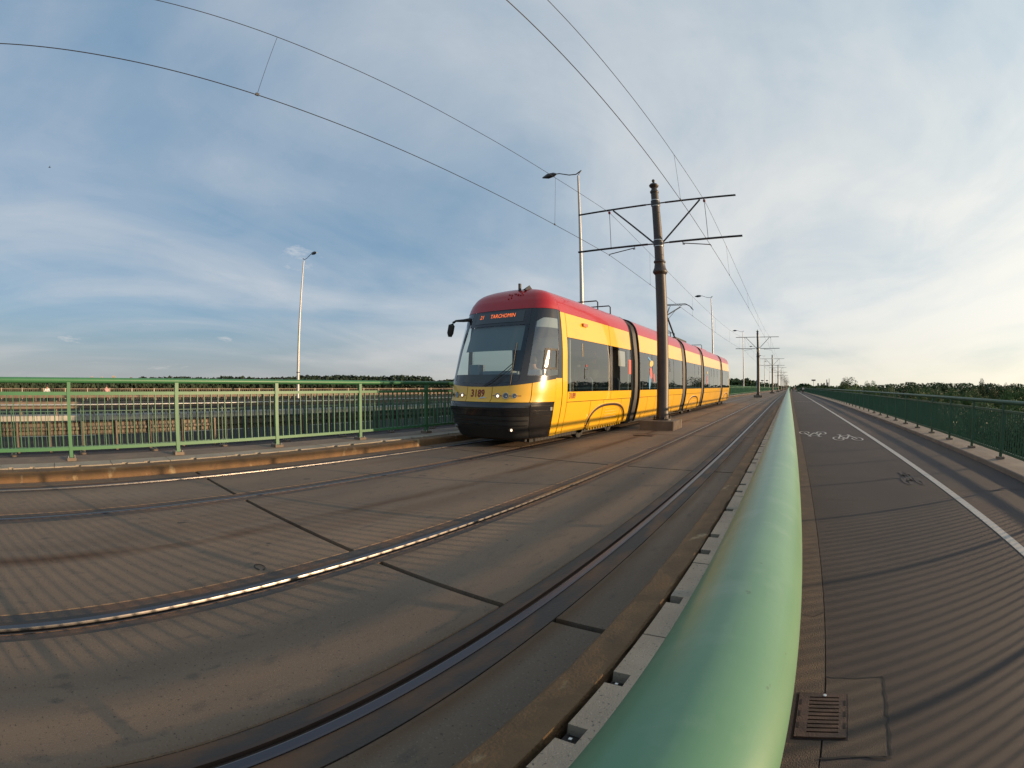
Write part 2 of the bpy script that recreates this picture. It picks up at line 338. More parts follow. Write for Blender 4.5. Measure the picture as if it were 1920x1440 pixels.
# ------------------------------------------------------------------ ground and river
gz = -11.0
struct(MB().add([(-4000, -3000, gz), (4000, -3000, gz), (4000, 5000, gz), (-4000, 5000, gz)], [(0, 1, 2, 3)]).build('ground', 'grass'), 'dark green flood plain far below the bridge')
struct(MB().add([(-4000, -150, gz + .05), (-14, -150, gz + .05), (-14, 260, gz + .05), (-4000, 420, gz + .05)], [(0, 1, 2, 3)]).build('river', 'water'), 'calm river under the bridge')

# ------------------------------------------------------------------ track deck
struct(lsweep(rect(-7.02, -.62, -1.2, -.035), Y0, Y1, 'track_deck', 'mastic'), 'dark base of the tram track deck')
struct(lsweep([(-8.34, -1.2), (-7.022, -1.2), (-7.022, -.034), (-7.26, -.034), (-7.26, -.03), (-8.34, -.03)], Y0, Y1, 'deck_edge', 'concrete'))
slabs = struct(empty('concrete_slabs', (0, 0, 0)), 'brown grey concrete slabs set between the tram rails, parted by dark joints')
RAILS = [(-6.585, 1), (-5.15, -1), (-2.735, 1), (-1.30, -1)]
XS = [(-7.0, -6.755), (-6.415, -5.32), (-4.98, -2.905), (-2.565, -1.475), (-1.125, -.755)]
JY, JP = 2.10, 5.05
cache = {}
for k in range(-4, 118):
    ya, yb = JY + JP * k + .026, JY + JP * (k + 1) - .026
    if ya > 560: break
    for i, (xa, xb) in enumerate(XS):
        if ya > 95: continue
        key = i
        mb = MB(); e = .006
        px, py = rnd.uniform(-.001, .001), rnd.uniform(-.003, .003)
        n = 1
        prof = [(xa, -.034), (xb, -.034), (xb, -e), (xb - e, 0), (xa + e, 0), (xa, -e)]
        mb.prism(prof, ya, yb, 1)
        mb.v = [(x, y, z + px + (py * .3 if y == yb else 0)) for x, y, z in mb.v]
        mb.build('slab', 'slab', slabs, wp=True)
for i, (xa, xb) in enumerate(XS):                          # beyond, joints too far to tell apart
    struct(lsweep(rect(xa, xb, -.034, 0), JY + JP * 19 - .02, Y1, 'far_slab', 'slab'))
for i, (xr, s) in enumerate(RAILS):
    nm = ['left rail of the far tram track beside the kerb', 'right rail of the far tram track, under the tram', 'left rail of the near tram track, brightly polished', 'right rail of the near tram track beside the brown kerb'][i]
    t = empty('tram_rail', (xr, 0, 0), nm + ', steel grooved into concrete', 'rail', 'tram rails')
    a = lambda p: [(xr + s * x, z) for x, z in p] if s > 0 else [(xr - x, z) for x, z in p][::-1]
    lsweep(a([(-.028, -.034), (.016, -.034), (.016, .004), (-.020, .004), (-.028, -.002)]), Y0, Y1, 'rail_head', 'raild', t)
    lsweep(a([(.0162, -.034), (.0235, -.034), (.0235, -.004), (.021, .0025), (.0162, .0038)]), Y0, Y1, 'polished_edge', 'rail', t, True)
    lsweep(a([(.066, -.034), (.084, -.034), (.084, -.004), (.066, -.006)]), Y0, Y1, 'rail_lip', 'railrust', t)
    lsweep(a([(-.168, -.034), (-.0285, -.034), (-.0285, -.008), (-.10, -.004), (-.168, -.004)]), Y0, Y1, 'outer_filler', 'filler', t)
    lsweep(a([(.0845, -.034), (.168, -.034), (.168, -.004), (.0845, -.008)]), Y0, Y1, 'inner_filler', 'filler', t)
    lsweep(a([(.0305, -.034), (.0655, -.034), (.0655, -.030), (.0305, -.030)]), Y0, Y1, 'groove', 'railrust', t)
# cover plate beside the footing
cp = MB().box(-4.02, -3.50, 11.62, 12.02, 0.001, .016); cp.build('cover_plate', 'iron'); tag(bpy.data.objects['cover_plate'], 'small dark iron cover plate set in the slabs in front of the mast footing', 'cover plate')
# stains and tar spots come from the slab material; hoop of wire and debris
hb = MB(); pts = [(-3.02 + .06 * math.cos(a), 1.32 + .035 * math.sin(a), .006) for a in [i * .5 for i in range(12)]]; hb.tube(pts, .004, 5); o = hb.build('wire_hoop', 'blackm'); tag(o, 'small loop of black wire lying on the slabs between the two tracks', 'wire')

# kerbs -----------------------------------------------------------------
def kerb_prof(xo, s):       # outer face at xo, going away by s
    p = [(0, -.034), (.005, .03), (0, .09), (.012, .128), (.03, .138), (.20, .140), (.262, .139), (.268, .10), (.268, -.034)]
    q = [(xo + s * x, z) for x, z in p]
    return q if s < 0 else q[::-1]
def rough_sweep(prof, y0, y1, amp, name, m, step=.12, yfine=14):
    ys = []; y = y0
    while y < y1: ys.append(y); y += step if -3 < y < yfine else max(3.0, abs(y) * .12)
    ys.append(y1); n = len(prof); vs = []; r2 = random.Random(3)
    for y in ys:
        d = [r2.gauss(0, amp) for _ in prof]
        for (x, z), e in zip(prof, d): vs.append((x + e, y, z + (e * .6 if z > .02 else 0)))
    fs = []
    for k in range(len(ys) - 1):
        for i in range(n): j = (i + 1) % n; fs.append((n * k + j, n * k + i, n * (k + 1) + i, n * (k + 1) + j))
    mb = MB().add(vs, fs); return mb.build(name, m, smooth=True, wp=True, auto=24)
struct(rough_sweep(kerb_prof(-7.0, -1), Y0, Y1, .004, 'brown_kerb', 'kerb'), 'weathered brown kerb along the far tram track')
p_ = [(-.57, -.034), (-.57, .10), (-.574, .134), (-.585, .143), (-.62, .139), (-.735, .128), (-.752, .112), (-.758, .09), (-.758, -.034)]
struct(rough_sweep(p_, Y0, Y1, .0045, 'brown_kerb', 'kerb'), 'rough brown kerb between the near track and the handrail')
struct(lsweep([(-.55, -1.2), (-.19, -1.2), (-.19, .095), (-.55, .095)], Y0, Y1, 'conduit_bed', 'mastic'))
struct(lsweep([(-.19, -1.2), (.19, -1.2), (.19, .13), (.18, .14), (-.185, .14), (-.19, .135)], Y0, Y1, 'parapet_strip', 'strip'), 'rough brown concrete strip under the near handrail')
struct(lsweep(rect(-7.655, -7.272, -.03, .10), Y0, Y1, 'conduit_bed', 'mastic'))
struct(lsweep([(-8.34, -.03), (-7.66, -.03), (-7.66, .145), (-7.665, .15), (-8.33, .15), (-8.34, .14)], Y0, Y1, 'parapet_strip', 'strip'), 'brown concrete strip under the left railing')
# conduit slabs with notches: pieces one metre long
def conduit_mesh(xa, xb, side, notch):      # notch positions along y inside the piece, cut on 'side' edge
    mb = MB(); L = 1.005; z0, z1 = .096, .152
    cuts = [0.0]
    for q in notch: cuts += [q - .045, q + .045]
    cuts.append(L)
    for a in range(len(cuts) - 1):
        ya, yb = cuts[a], cuts[a + 1]; isn = a % 2 == 1
        x0, x1 = xa, xb
        if isn: x0, x1 = (xa + .075, xb) if side < 0 else (xa, xb - .075)
        mb.box(x0, x1, ya, yb, z0, z1)
        if isn:
            bx = xa + .035 if side < 0 else xb - .035
            mb.box(bx - .006, bx + .006, (ya + yb) / 2 - .006, (ya + yb) / 2 + .006, .096, .125, 1)
    return mb
for lbl, xa, xb, side, ph in (('pale concrete duct cover slabs with notched edges beside the brown kerb by the handrail', -.545, -.195, -1, 1.12), ('pale concrete duct cover slabs in front of the left railing', -7.65, -7.285, 1, -1.06)):
    root = struct(empty('duct_covers', (0, 0, 0)), lbl)
    meA = conduit_mesh(xa, xb, side, [.22, .61]).mesh('duct_cover', ['conduit', 'band']); meB = conduit_mesh(xa, xb, side, [.42]).mesh('duct_cover', ['conduit', 'band'])
    for k in range(-4, 60):
        y = ph - .22 + 1.015 * k
        p = warp((0, y, 0)); o = link('duct_cover', meA if k % 2 == 0 else meB, root, p)
        o.location.x += rnd.uniform(-.003, .003); o.location.z += rnd.uniform(-.0015, .003)
    struct(lsweep(rect(xa, xb, .096, .152), ph - .22 + 1.015 * 60 + .01, Y1, 'far_duct_cover', 'conduit'))

# ------------------------------------------------------------------ path on the right
PZ = -.29
struct(lsweep(rect(.191, 5.0, -1.3, PZ - .06), Y0, Y1, 'path_deck', 'concrete'))
struct(lsweep(rect(.191, .465, PZ - .059, PZ), Y0, Y1, 'path_edge', 'pathedge'), 'brown edge strip along the foot of the handrail')
struct(lsweep(rect(.472, 2.99, PZ - .059, PZ - .001), Y0, Y1, 'cycle_path', 'path'), 'purple brown asphalt cycle path')
struct(lsweep(rect(2.992, 4.97, PZ - .059, PZ - .003), Y0, Y1, 'footway', 'footway'), 'darker footway beside the right railing')
struct(lsweep(rect(.4655, .4715, PZ - .05, PZ - .012), Y0, Y1, 'path_joint', 'crack'))
struct(lsweep(rect(2.925, 3.065, PZ - .0005, PZ + .004), Y0, Y1, 'white_line', 'white'), 'long white line dividing the path')
# darker mended band and cross cracks
def crack(pts, w_, name='crack', m='crack', z=PZ + .003):
    mb = MB(); q = []
    fine = []
    for a, b in zip(pts[:-1], pts[1:]):
        n = max(2, int(math.dist(a, b) / .04))
        for k in range(n): t = k / n; fine.append((a[0] + (b[0] - a[0]) * t + rnd.gauss(0, .003), a[1] + (b[1] - a[1]) * t + rnd.gauss(0, .003)))
    fine.append(pts[-1]); vs = []; fs = []
    for i, p in enumerate(fine):
        a, b = fine[max(i - 1, 0)], fine[min(i + 1, len(fine) - 1)]; dx, dy = b[0] - a[0], b[1] - a[1]; l = math.hypot(dx, dy) or 1; h = w_ * .5 * rnd.uniform(.5, 1.4)
        vs += [(p[0] - dy / l * h, p[1] + dx / l * h, z), (p[0] + dy / l * h, p[1] - dx / l * h, z)]
    for i in range(len(fine) - 1): fs.append((2 * i, 2 * i + 1, 2 * i + 3, 2 * i + 2))
    return struct(MB().add(vs, fs).build(name, m, wp=True))
sc = 1.347
struct(MB().add([(.475, 1.68, PZ + .0015), (.84, 1.68, PZ + .0015), (.84, 2.385, PZ + .0015), (.475, 2.385, PZ + .0015)], [(0, 1, 2, 3)]).build('asphalt_patch', 'patch'), 'square patch of browner asphalt around the drain grate')
crack([(.47, 2.39), (.62, 2.375), (.84, 2.39)], .012); crack([(.845, 2.39), (.842, 1.68)], .016); crack([(.46, 1.67), (.70, 1.69), (.845, 1.66)], .014)
for yy, xa, xb in ((8.6, .5, 2.9), (6.9, .5, 2.0), (3.2, .3, .47), (2.15, .3, .46)): crack([(xa, yy), ((xa + xb) / 2, yy + rnd.uniform(-.05, .05)), (xb, yy + rnd.uniform(-.1, .1))], .006)
for yy in (7.3, 9.9, 12.6, 16.5, 21): crack([(3.2, yy + .15), (4.9, yy)], .02, 'footway_joint')
# drain grate
gr = empty('drain_grate', (.46, 2.02, PZ), 'rusty iron drain grate with ten slots in the path at the foot of the handrail', 'drain grate')
g = MB(); gx0, gx1, gy0, gy1 = .315, .595, 1.82, 2.205
MB().box(gx0 - .012, gx1 + .012, gy0 - .012, gy1 + .012, PZ - .0, PZ + .0025).build('frame', 'ironhole', gr)
x0, x1 = gx0 + .062, gx1 - .045
bars = [gy0 + .035 + i * .0335 for i in range(10)]
g.box(gx0, x0, gy0, gy1, PZ + .003, PZ + .013); g.box(x1, gx1, gy0, gy1, PZ + .003, PZ + .013)
edges = [gy0] + [b for i in bars for b in (i, i + .011)] + [gy1]
for i in range(0, len(edges), 2): g.box(x0, x1, edges[i], edges[i + 1], PZ + .003, PZ + .013)
g.build('grate_plate', 'iron', gr); MB().lathe([(.012, 0), (.012, .004), (.008, .006)], ((x0 + x1) / 2, gy1 - .025, PZ + .013), 10).build('bolt', 'band', gr)
for i in range(3): MB().box(gx0 + .006, gx0 + .018, gy0 + .07 + i * .1, gy0 + .115 + i * .1, PZ + .0131, PZ + .0145).build('slot', 'ironhole', gr)
for i in range(3): MB().box(gx1 - .018, gx1 - .006, gy0 + .07 + i * .1, gy0 + .115 + i * .1, PZ + .0131, PZ + .0145).build('slot', 'ironhole', gr)
# bicycle symbols (as flat paint)
def ring(mb, cx_, cy_, rx, ry, w_, z, gaps=()):
    n = 28
    for k in range(n):
        a0, a1 = 2 * math.pi * k / n, 2 * math.pi * (k + 1) / n; am = math.degrees((a0 + a1) / 2)
        if any(g0 < am < g1 for g0, g1 in gaps): continue
        q = [(cx_ + (rx - i * w_) * math.cos(a), cy_ + (ry - i * w_) * math.sin(a), z) for a in (a0, a1) for i in (0, 1)]
        mb.add(q, [(1, 0, 2, 3)])
def stroke(mb, a, b, w_, z):
    dx, dy = b[0] - a[0], b[1] - a[1]; l = math.hypot(dx, dy); nx, ny = -dy / l * w_ / 2, dx / l * w_ / 2
    mb.add([(a[0] + nx, a[1] + ny, z), (a[0] - nx, a[1] - ny, z), (b[0] - nx, b[1] - ny, z), (b[0] + nx, b[1] + ny, z)], [(0, 1, 2, 3)])
def bike_symbol(cx_, cy_, flip, m='white', sx_=1.0, sy_=1.0):
    mb = MB(); z = PZ + .006; W_, H_ = .52 * sx_, 1.0 * sy_
    f = -1 if flip else 1
    def T(x, y): return (cx_ + f * x * W_, cy_ + f * y * H_)
    for s_, g_ in ((-1, [(20, 75)]), (1, [(105, 160)])):
        c = T(s_ * .62, -.45); ring(mb, c[0], c[1], .20 * sx_, .50 * sy_, .055, z, [((a + (180 if flip else 0)) % 360, (b + (180 if flip else 0)) % 360) for a, b in g_])
    for a, b in (((-.62, -.45), (-.30, .45)), ((-.30, .45), (.30, .45)), ((-.08, -.45), (.30, .45)), ((-.08, -.45), (-.36, .35)), ((-.62, -.45), (-.08, -.45)), ((.62, -.45), (.24, .80)), ((.24, .80), (.46, .80)), ((-.30, .45), (-.34, .75)), ((-.50, .78), (-.16, .78))):
        stroke(mb, T(*a), T(*b), .062, z)
    return mb
o = bike_symbol(.95, 16.45, True).build('bicycle_marking', 'white', wp=True); tag(o, 'upside-down white painted bicycle symbol close to the handrail', 'road marking', 'bicycle symbols on the path')
o = bike_symbol(2.07, 15.6, False, sx_=1.02).build('bicycle_marking', 'white', wp=True); tag(o, 'white painted bicycle symbol next to the long white line', 'road marking', 'bicycle symbols on the path')
o = bike_symbol(2.52, 8.65, False, 'ghost', .42, .7).build('bicycle_marking', 'ghost'); tag(o, 'faint blacked-out bicycle symbol left of the white line', 'road marking')
db = MB()
for i in range(7): db.box(.6 + i * .33, .82 + i * .33, 51.4, 51.7, PZ + .001, PZ + .005)
struct(db.build('dashed_line', 'white', wp=True), 'row of short white dashes across the path far ahead')
# right kerb
struct(lsweep([(4.975, -1.3), (5.95, -1.3), (5.95, -.20), (5.94, -.19), (4.99, -.19), (4.975, -.205)], Y0, Y1, 'right_kerb', 'kerb_r'), 'pale brown concrete kerb under the right railing')

# ------------------------------------------------------------------ railings
def railing(name, label, x, zb, ztop, zmid, zbot, y0, y1, m_tube, m_post, r=.042, spacing=2.0, phase=0.06, bal=.1365, nparts=300, face=1, plate='found', ybal=140, mballs=None, group='green bridge railings', thin=False):
    hh = .008 if thin else .025
    t = empty(name, (x, 0, 0), label, 'railing', group)
    q = [(x + r * math.cos(a), ztop + r * math.sin(a)) for a in [2 * math.pi * i / 24 for i in range(24)]]
    lsweep(q[::-1], y0, y1, 'top_tube', m_tube, t, True)
    lsweep(rect(x - .02, x + .02, zmid - hh, zmid + hh), y0, y1, 'mid_rail', m_post, t)
    lsweep(rect(x - .02, x + .02, zbot - hh, zbot + hh), y0, y1, 'bottom_rail', m_post, t)
    n = int((y1 - y0) / spacing); ks = range(math.ceil((y0 - phase) / spacing), math.floor((y1 - phase) / spacing) + 1)
    ph_ = .014 if thin else .033
    pm = MB().box(-ph_, ph_, -ph_, ph_, 0, ztop - r * .6 - zb)
    pme = pm.mesh('post', m_post)
    fm = MB().box(-.10, .10, -.085, .085, 0, .045).mesh('foot', plate)
    fb = MB()
    for sx_ in (-1, 1):
        for sy in (-1, 1): fb.lathe([(.010, .045), (.010, .066), (.006, .07)], (sx_ * .07, sy * .06, 0), 6)
    fbm = fb.mesh('bolts', 'galv')
    cnt = 0; far = MB()
    for k in sorted(ks, key=lambda k: abs(phase + k * spacing)):
        y = phase + k * spacing; p = warp((x, y, zb))
        if cnt < 110:
            po = link('post', pme, t, (p[0] - x, p[1], p[2])); cnt += 1
            if abs(y) < 30:
                link('foot', fm, po, (0, 0, 0)); 
                if abs(y) < 16: link('foot_bolts', fbm, po, (0, 0, 0))['kind'] = 'stuff'
        else: far.box(x - .03, x + .03, y - .03, y + .03, zb, ztop - r)
    if far.v: o = far.build('far_posts', m_post, t, wp=True); o['kind'] = 'stuff'
    # balusters: parts near, stuff beyond
    bme = MB().box(-.019, .019, -.0065, .0065, zbot + .02, zmid - .02).mesh('baluster', mballs or m_post)
    ys = []; per = round(spacing / bal)
    for k in ks:
        for i in range(1, per): ys.append(phase + k * spacing + i * spacing / per)
    ys = [y for y in ys if y0 < y < min(y1, ybal)]
    ys.sort(key=lambda y: abs(y - 2)); rest = MB()
    for i, y in enumerate(ys):
        if i < nparts:
            p = warp((x, y, 0)); link('baluster', bme, t, (p[0] - x, p[1], p[2]))
        else: rest.box(x - .019, x + .019, y - .0065, y + .0065, zbot + .02, zmid - .02)
    if rest.v: o = rest.build('far_balusters', mballs or m_post, t, wp=True); o['kind'] = 'stuff'
    return t
railing('railing', 'bright green railing at the left beyond the tram tracks', -7.85, .15, 1.327, 1.135, .322, Y0, 420, 'green', 'green', phase=.06, ybal=260)
railing('railing', 'pale green handrail right under the camera running to the horizon', -.016, .14, 1.13, .97, .30, Y0, 420, 'greentube', 'green', r=.0455, phase=.64, nparts=200, ybal=200)
railing('railing', 'dark green railing along the right edge of the path', 5.45, -.19, .985, .80, -.03, Y0, 420, 'greend', 'greend', r=.045, phase=.02, ybal=260)
railing('railing', 'thin teal railing beyond the bright green one, beside the road', -11.8, -.3, .80, .66, -.12, Y0, 300, 'galv', 'teal', r=.02, phase=.42, bal=.125, nparts=200, ybal=160, thin=True)

# ------------------------------------------------------------------ lower walkway and road bridge on the left
struct(lsweep(rect(-12.1, -8.345, -1.4, -.30), Y0, Y1, 'lower_walkway', 'footway'), 'lower walkway between the left railing and the road')
struct(lsweep(rect(-35.2, -12.102, -1.6, -.31), Y0, Y1, 'road', 'road'), 'dark asphalt road on the neighbouring bridge')
struct(lsweep(rect(-38.5, -35.202, -1.6, -.60), Y0, Y1, 'far_walkway', 'strip'))
struct(lsweep(rect(-23.6, -22.4, -.308, -.10), Y0, Y1, 'median', 'concrete'))
for x, lab in ((-13.0, 'edge'), (-20.8, 'inner edge'), (-34.0, 'far edge')): struct(lsweep(rect(x - .06, x + .06, -.308, -.304), Y0, Y1, 'road_edge_line', 'white'))
dl = MB()
for k in range(-3, 60): dl.box(-16.14, -16.0, 4.9 + k * 6 - 1, 4.9 + k * 6 + 2.2, -.308, -.303)
struct(dl.build('lane_dashes', 'white', wp=True), 'dashed white lane line on the road')
def guardrail(label, x, z0, y0, y1, face, m='guard', posts=.98, h=.70):
    t = empty('guardrail', (x, 0, z0), label, 'guardrail', 'steel guardrails along the road')
    p = [(0, 0), (.05, .03), (.05, .10), (0, .135), (0, .175), (.05, .21), (.05, .28), (0, .31), (-.006, .31), (.044, .278), (.044, .212), (-.006, .177), (-.006, .133), (.044, .098), (.044, .032), (-.006, 0)]
    q = [(x + face * a, z0 + h - .33 + b) for a, b in p]
    if face < 0: q = q[::-1]
    lsweep(q[::-1], y0, y1, 'beam', m, t)
    me = MB().box(-.05 - .06 * face, .05 - .06 * face, -.035, .035, 0, h).mesh('post', m)
    ks = sorted(range(int(y0 / posts), int(y1 / posts)), key=abs); far = MB()
    for i, k in enumerate(ks):
        y = k * posts - .5
        if i < 120: q_ = warp((x, y, z0)); link('post', me, t, (q_[0] - x, y, q_[2] - z0))
        elif y < 250: far.box(x - .05 - .06 * face, x + .05 - .06 * face, y - .035, y + .035, z0, z0 + h)
    if far.v: o = far.build('far_posts', m, t, wp=True); o['kind'] = 'stuff'
guardrail('weathered guardrail nearest the tram, just beyond the thin teal railing', -12.45, -.31, Y0, 400, -1)
guardrail('guardrail on the near side of the road median', -22.6, -.2, Y0, 400, 1, posts=2.0)
guardrail('guardrail on the far side of the road median', -23.4, -.2, Y0, 400, -1, posts=2.0)
guardrail('rust brown guardrail on the far edge of the road', -35.0, -.3, Y0, 400, 1, posts=2.0, h=.9)
fr = empty('railing', (-38.2, 0, -.6), 'low railing with pale posts on the far edge of the road bridge', 'railing')
lsweep(rect(-38.23, -38.17, .80, .86), Y0, 400, 'top_tube', 'guard', fr); lsweep(rect(-38.22, -38.18, 0.0, .05), Y0, 400, 'bottom_rail', 'guard', fr)
me = MB().box(-.06, .06, -.06, .06, 0, 1.48).mesh('post', 'conduit'); me2 = MB().box(-.015, .015, -.02, .02, .2, 1.0).mesh('baluster', 'guard')
for k in range(-6, 70): link('post', me, fr, (0, k * 2.0, 0))
rb = MB()
for k in range(-60, 700): rb.box(-38.215, -38.185, k * .2 - .02, k * .2 + .02, -.5, .82)
o = rb.build('balusters', 'board', fr); o['kind'] = 'stuff'

# ------------------------------------------------------------------ tram
TX = -5.87; YS = 8.85
def interp(x, xs, ys):
    if x <= xs[0]: return ys[0]
    for i in range(1, len(xs)):
        if x <= xs[i]: t = (x - xs[i - 1]) / (xs[i] - xs[i - 1]); return ys[i - 1] + t * (ys[i] - ys[i - 1])
    return ys[-1]
HZ = [.2, .3, .45, .6, .75, .92, 1.15, 2.0, 2.33, 2.6, 2.87, 3.0, 3.1, 3.2, 3.27, 3.33, 3.38, 3.41, 3.43]
HW = [1.015, 1.05, 1.09, 1.125, 1.155, 1.18, 1.2, 1.2, 1.185, 1.163, 1.13, 1.10, 1.06, .995, .93, .83, .68, .48, .25]
LZ = [.2, .45, .85, .93, 1.0, 1.3, 2.0, 2.5, 2.87, 3.1, 3.25, 3.34, 3.40, 3.43]; LT = [1.15, 1.32, 1.42, 1.39, 1.32, 1.27, 1.0, .78, .60, .49, .38, .27, .15, .06]
hw = lambda z: interp(z, HZ, HW); lz = lambda z: interp(z, LZ, LT)
PE = 2.9
def nose(t, z, off=0.0, rear=False, rz=None):
    a = R(t); s_, c_ = math.sin(a), max(math.cos(a), 0.0)
    wd, ln = hw(z) + off, lz(z) + off
    x = wd * math.copysign(abs(s_) ** (2 / PE), s_); y = ln * c_ ** (2 / PE)
    return (TX + x, (35.75 + y * .85) if rear else (YS - y), z)
def nose_x(x, z, off=0.006):                     # point on the nose at lateral offset x
    wd, ln = hw(z) + off, lz(z) + off
    return (TX + x, YS - ln * max(0, 1 - (abs(x) / wd) ** PE) ** (1 / PE), z)
tram = empty('tram', (TX, 22.0, 0.0), 'yellow and red five-section articulated tram number 3189 on the far track', 'tram')
zb = lambda t: 1.25 + .19 * (min(abs(t), 90) / 90) ** 1.5
def tile(name, m, t0, t1, z0, z1, off=0.0, nt_=None, nz_=6, rear=False, parent=None, smooth=True):
    f0 = z0 if callable(z0) else (lambda t: z0); f1 = z1 if callable(z1) else (lambda t: z1)
    nt_ = nt_ or max(2, int(abs(t1 - t0) / 3))
    def fn(u, v):
        t = t0 + (t1 - t0) * u; z = f0(t) + (f1(t) - f0(t)) * v
        return nose(t, z, off, rear)
    return MB().grid(fn, nt_, nz_, flip=rear).build(name, m, parent or tram, smooth=smooth, auto=60)
g_ = .35
tile('bumper', 'black', -90, 54, .68, .945, 0, nz_=8); tile('bumper', 'black', 54.5, 84, .68, .945, 0, nz_=5)
tile('lower_bumper', 'blackm', -90, 54, .23, .672, -.008, nz_=8); tile('lower_bumper', 'black', 54.5, 84, .23, .672, -.004, nz_=6)
for z in (.48, .58, .76, .85): tile('bumper_rib', 'black', -80, 52, z, z + .022, .012, nz_=2)
tile('corner_panel', 'yellow', 84, 90, .23, 1.44, .002, nz_=8); tile('corner_panel', 'yellow', -90, -88, .23, 1.44, .002, nz_=8)
tile('front_panel', 'yellow', -8, 8.2, .955, zb, .0, nz_=5); tile('front_panel', 'yellow', 8.6, 51.5, .955, zb, nz_=5); tile('front_panel', 'yellow', 52.3, 86, .955, zb, nz_=5)
tile('front_panel', 'yellow', -51.5, -8.4, .955, zb, nz_=5); tile('front_panel', 'yellow', -88, -52.3, .955, zb, nz_=5)
tile('seam_backing', 'seam', -90, 90, .21, 1.5, -.025, nz_=10)
zg = lambda t: zb(t) + .002
tile('window_surround', 'black', -88, 88, zg, lambda t: zb(t) + .075, .0, nz_=2)
tile('windscreen', 'wscreen', -31, 35, lambda t: zb(t) + .077, 2.53, .0, nz_=14)
tile('screen_pillar', 'black', 35.2, 44, lambda t: zb(t) + .075, 2.89, .004, nz_=12); tile('screen_pillar', 'black', -41, -31.2, lambda t: zb(t) + .075, 2.89, .004, nz_=12)
ztop = lambda t: 2.69 - .13 * max(0, (58 - abs(t)) / 16) ** 1.5
tile('cab_window', 'cabglass', 44.2, 86, 1.48, ztop, .0, nz_=12); tile('cab_window', 'cabglass', -86, -41.2, 1.48, ztop, .0, nz_=12)
tile('window_surround', 'black', 44.2, 86, lambda t: zb(t) + .076, 1.479, .001, nz_=2); tile('window_surround', 'black', -86, -41.2, lambda t: zb(t) + .076, 1.479, .001, nz_=2)
tile('window_surround', 'black', 44.2, 86, lambda t: ztop(t) + .001, 2.89, .001, nz_=3); tile('window_surround', 'black', -86, -41.2, lambda t: ztop(t) + .001, 2.89, .001, nz_=3)
tile('edge_trim', 'black', 86.2, 90, 1.44, 2.89, .003, nz_=8); tile('edge_trim', 'black', -90, -86.2, 1.44, 2.89, .003, nz_=8)
tile('header_panel', 'black', -31, 35, 2.535, 2.89, .001, nz_=5)
tile('destination_glass', 'dispg', -21.5, 26, 2.60, 2.85, .008, nz_=3)
disp = bpy.data.objects['destination_glass']
tile('roof_dome', 'red', -90, 90, 2.895, 3.43, .008, nt_=60, nz_=16)
capv = [nose(t, 3.43, .008) for t in range(-90, 91, 6)]; MB().add(capv, [tuple(range(len(capv)))]).build('roof_cap', 'red', tram)
def nose_text(body, size, xs, cx_, cz_, m, name, off=.010, parent=None):
    vs, fs = text_mesh(body, size, xs, .0 if m == 'led' else .03); mb = MB()
    mb.add([nose_x(cx_ + x, cz_ + y, off) for x, y in vs], fs); return mb.build(name, m, parent or tram)
nose_text('3189', .205, .86, -.03, 1.115, 'number', 'fleet_number', .004)
nose_text('21', .125, .95, -.42, 2.755, 'led', 'display_text', .013, disp); nose_text('TARCHOMIN', .125, .86, .13, 2.755, 'led', 'display_text', .013, disp)
# silver swoosh badge
sw = MB(); n = 12
for i in range(n):
    a0, a1 = i / n, (i + 1) / n
    q = []
    for a in (a0, a1): x = .0 + .20 * a; zc = 1.005 + .038 * math.sin(a * 2.4); th = .012 * math.sin(math.pi * a) + .002; q += [nose_x(x, zc - th, .005), nose_x(x, zc + th, .005)]
    sw.add(q, [(0, 2, 3, 1)])
for i in range(4): x = .03 + i * .03; sw.add([nose_x(x, .985, .005), nose_x(x + .018, .985, .005), nose_x(x + .018, 1.003, .005), nose_x(x, 1.003, .005)], [(0, 1, 2, 3)])
sw.build('maker_badge', 'logo', tram)
# headlights
def nrm(t, z):
    a = Vector(nose(t - 1, z)); b = Vector(nose(t + 1, z)); c = Vector(nose(t, z - .01)); d = Vector(nose(t, z + .01)); n_ = (b - a).cross(d - c); n_.normalize(); return n_
def disc(mb, c, n_, r, th, k=18, mi=0):
    mb.tube([c - n_ * .01, c + n_ * th], r, k, mi)
for s_ in (-1, 1):
    for t, r, lit in ((14, .052, True), (22.5, .062, False), (32, .050, False)):
        c = Vector(nose(s_ * t, 1.08)); n_ = nrm(s_ * t, 1.08)
        mb = MB(); disc(mb, c, n_, r, .012); h = mb.build('headlight', 'chrome', tram, smooth=True)
        mb = MB(); disc(mb, c, n_, r * .86, .014); mb.build('lens', 'lens', h, smooth=True)
        if lit: mb = MB(); disc(mb, c + Vector((.010, 0, -.008)), n_, r * .52, .019); mb.build('bulb', 'headl', h, smooth=True)
        else: mb = MB(); disc(mb, c + Vector((.015, 0, -.012)), n_, r * .2, .019); mb.build('bulb', 'band', h, smooth=True)
    mb = MB().grid(lambda u, v: nose(s_ * (9 + 31 * u), 1.072 + .014 * v, .003), 20, 1, flip=(s_ < 0)); mb.build('lamp_groove', 'number', tram)
c = Vector(nose(31, .42)); n_ = nrm(31, .42); mb = MB(); disc(mb, c, n_, .045, .02); o = mb.build('fog_lamp', 'chrome', tram, True); mb = MB(); disc(mb, c + Vector((.02, 0, -.01)), n_, .02, .026); mb.build('bulb', 'headl', o)
c = Vector(nose(-31, .42)); n_ = nrm(-31, .42); mb = MB(); disc(mb, c, n_, .045, .02); mb.build('fog_lamp', 'lens', tram, True)
c = Vector(nose(81, .81)); MB().box(c.x - .01, c.x + .012, c.y - .04, c.y + .04, .775, .845).build('side_marker', 'band', tram)
tile('bumper_trim', 'chrome', 55, 82, .875, .893, .006, nz_=1); tile('bumper_trim', 'chrome', 55, 82, .78, .79, .006, nz_=1)
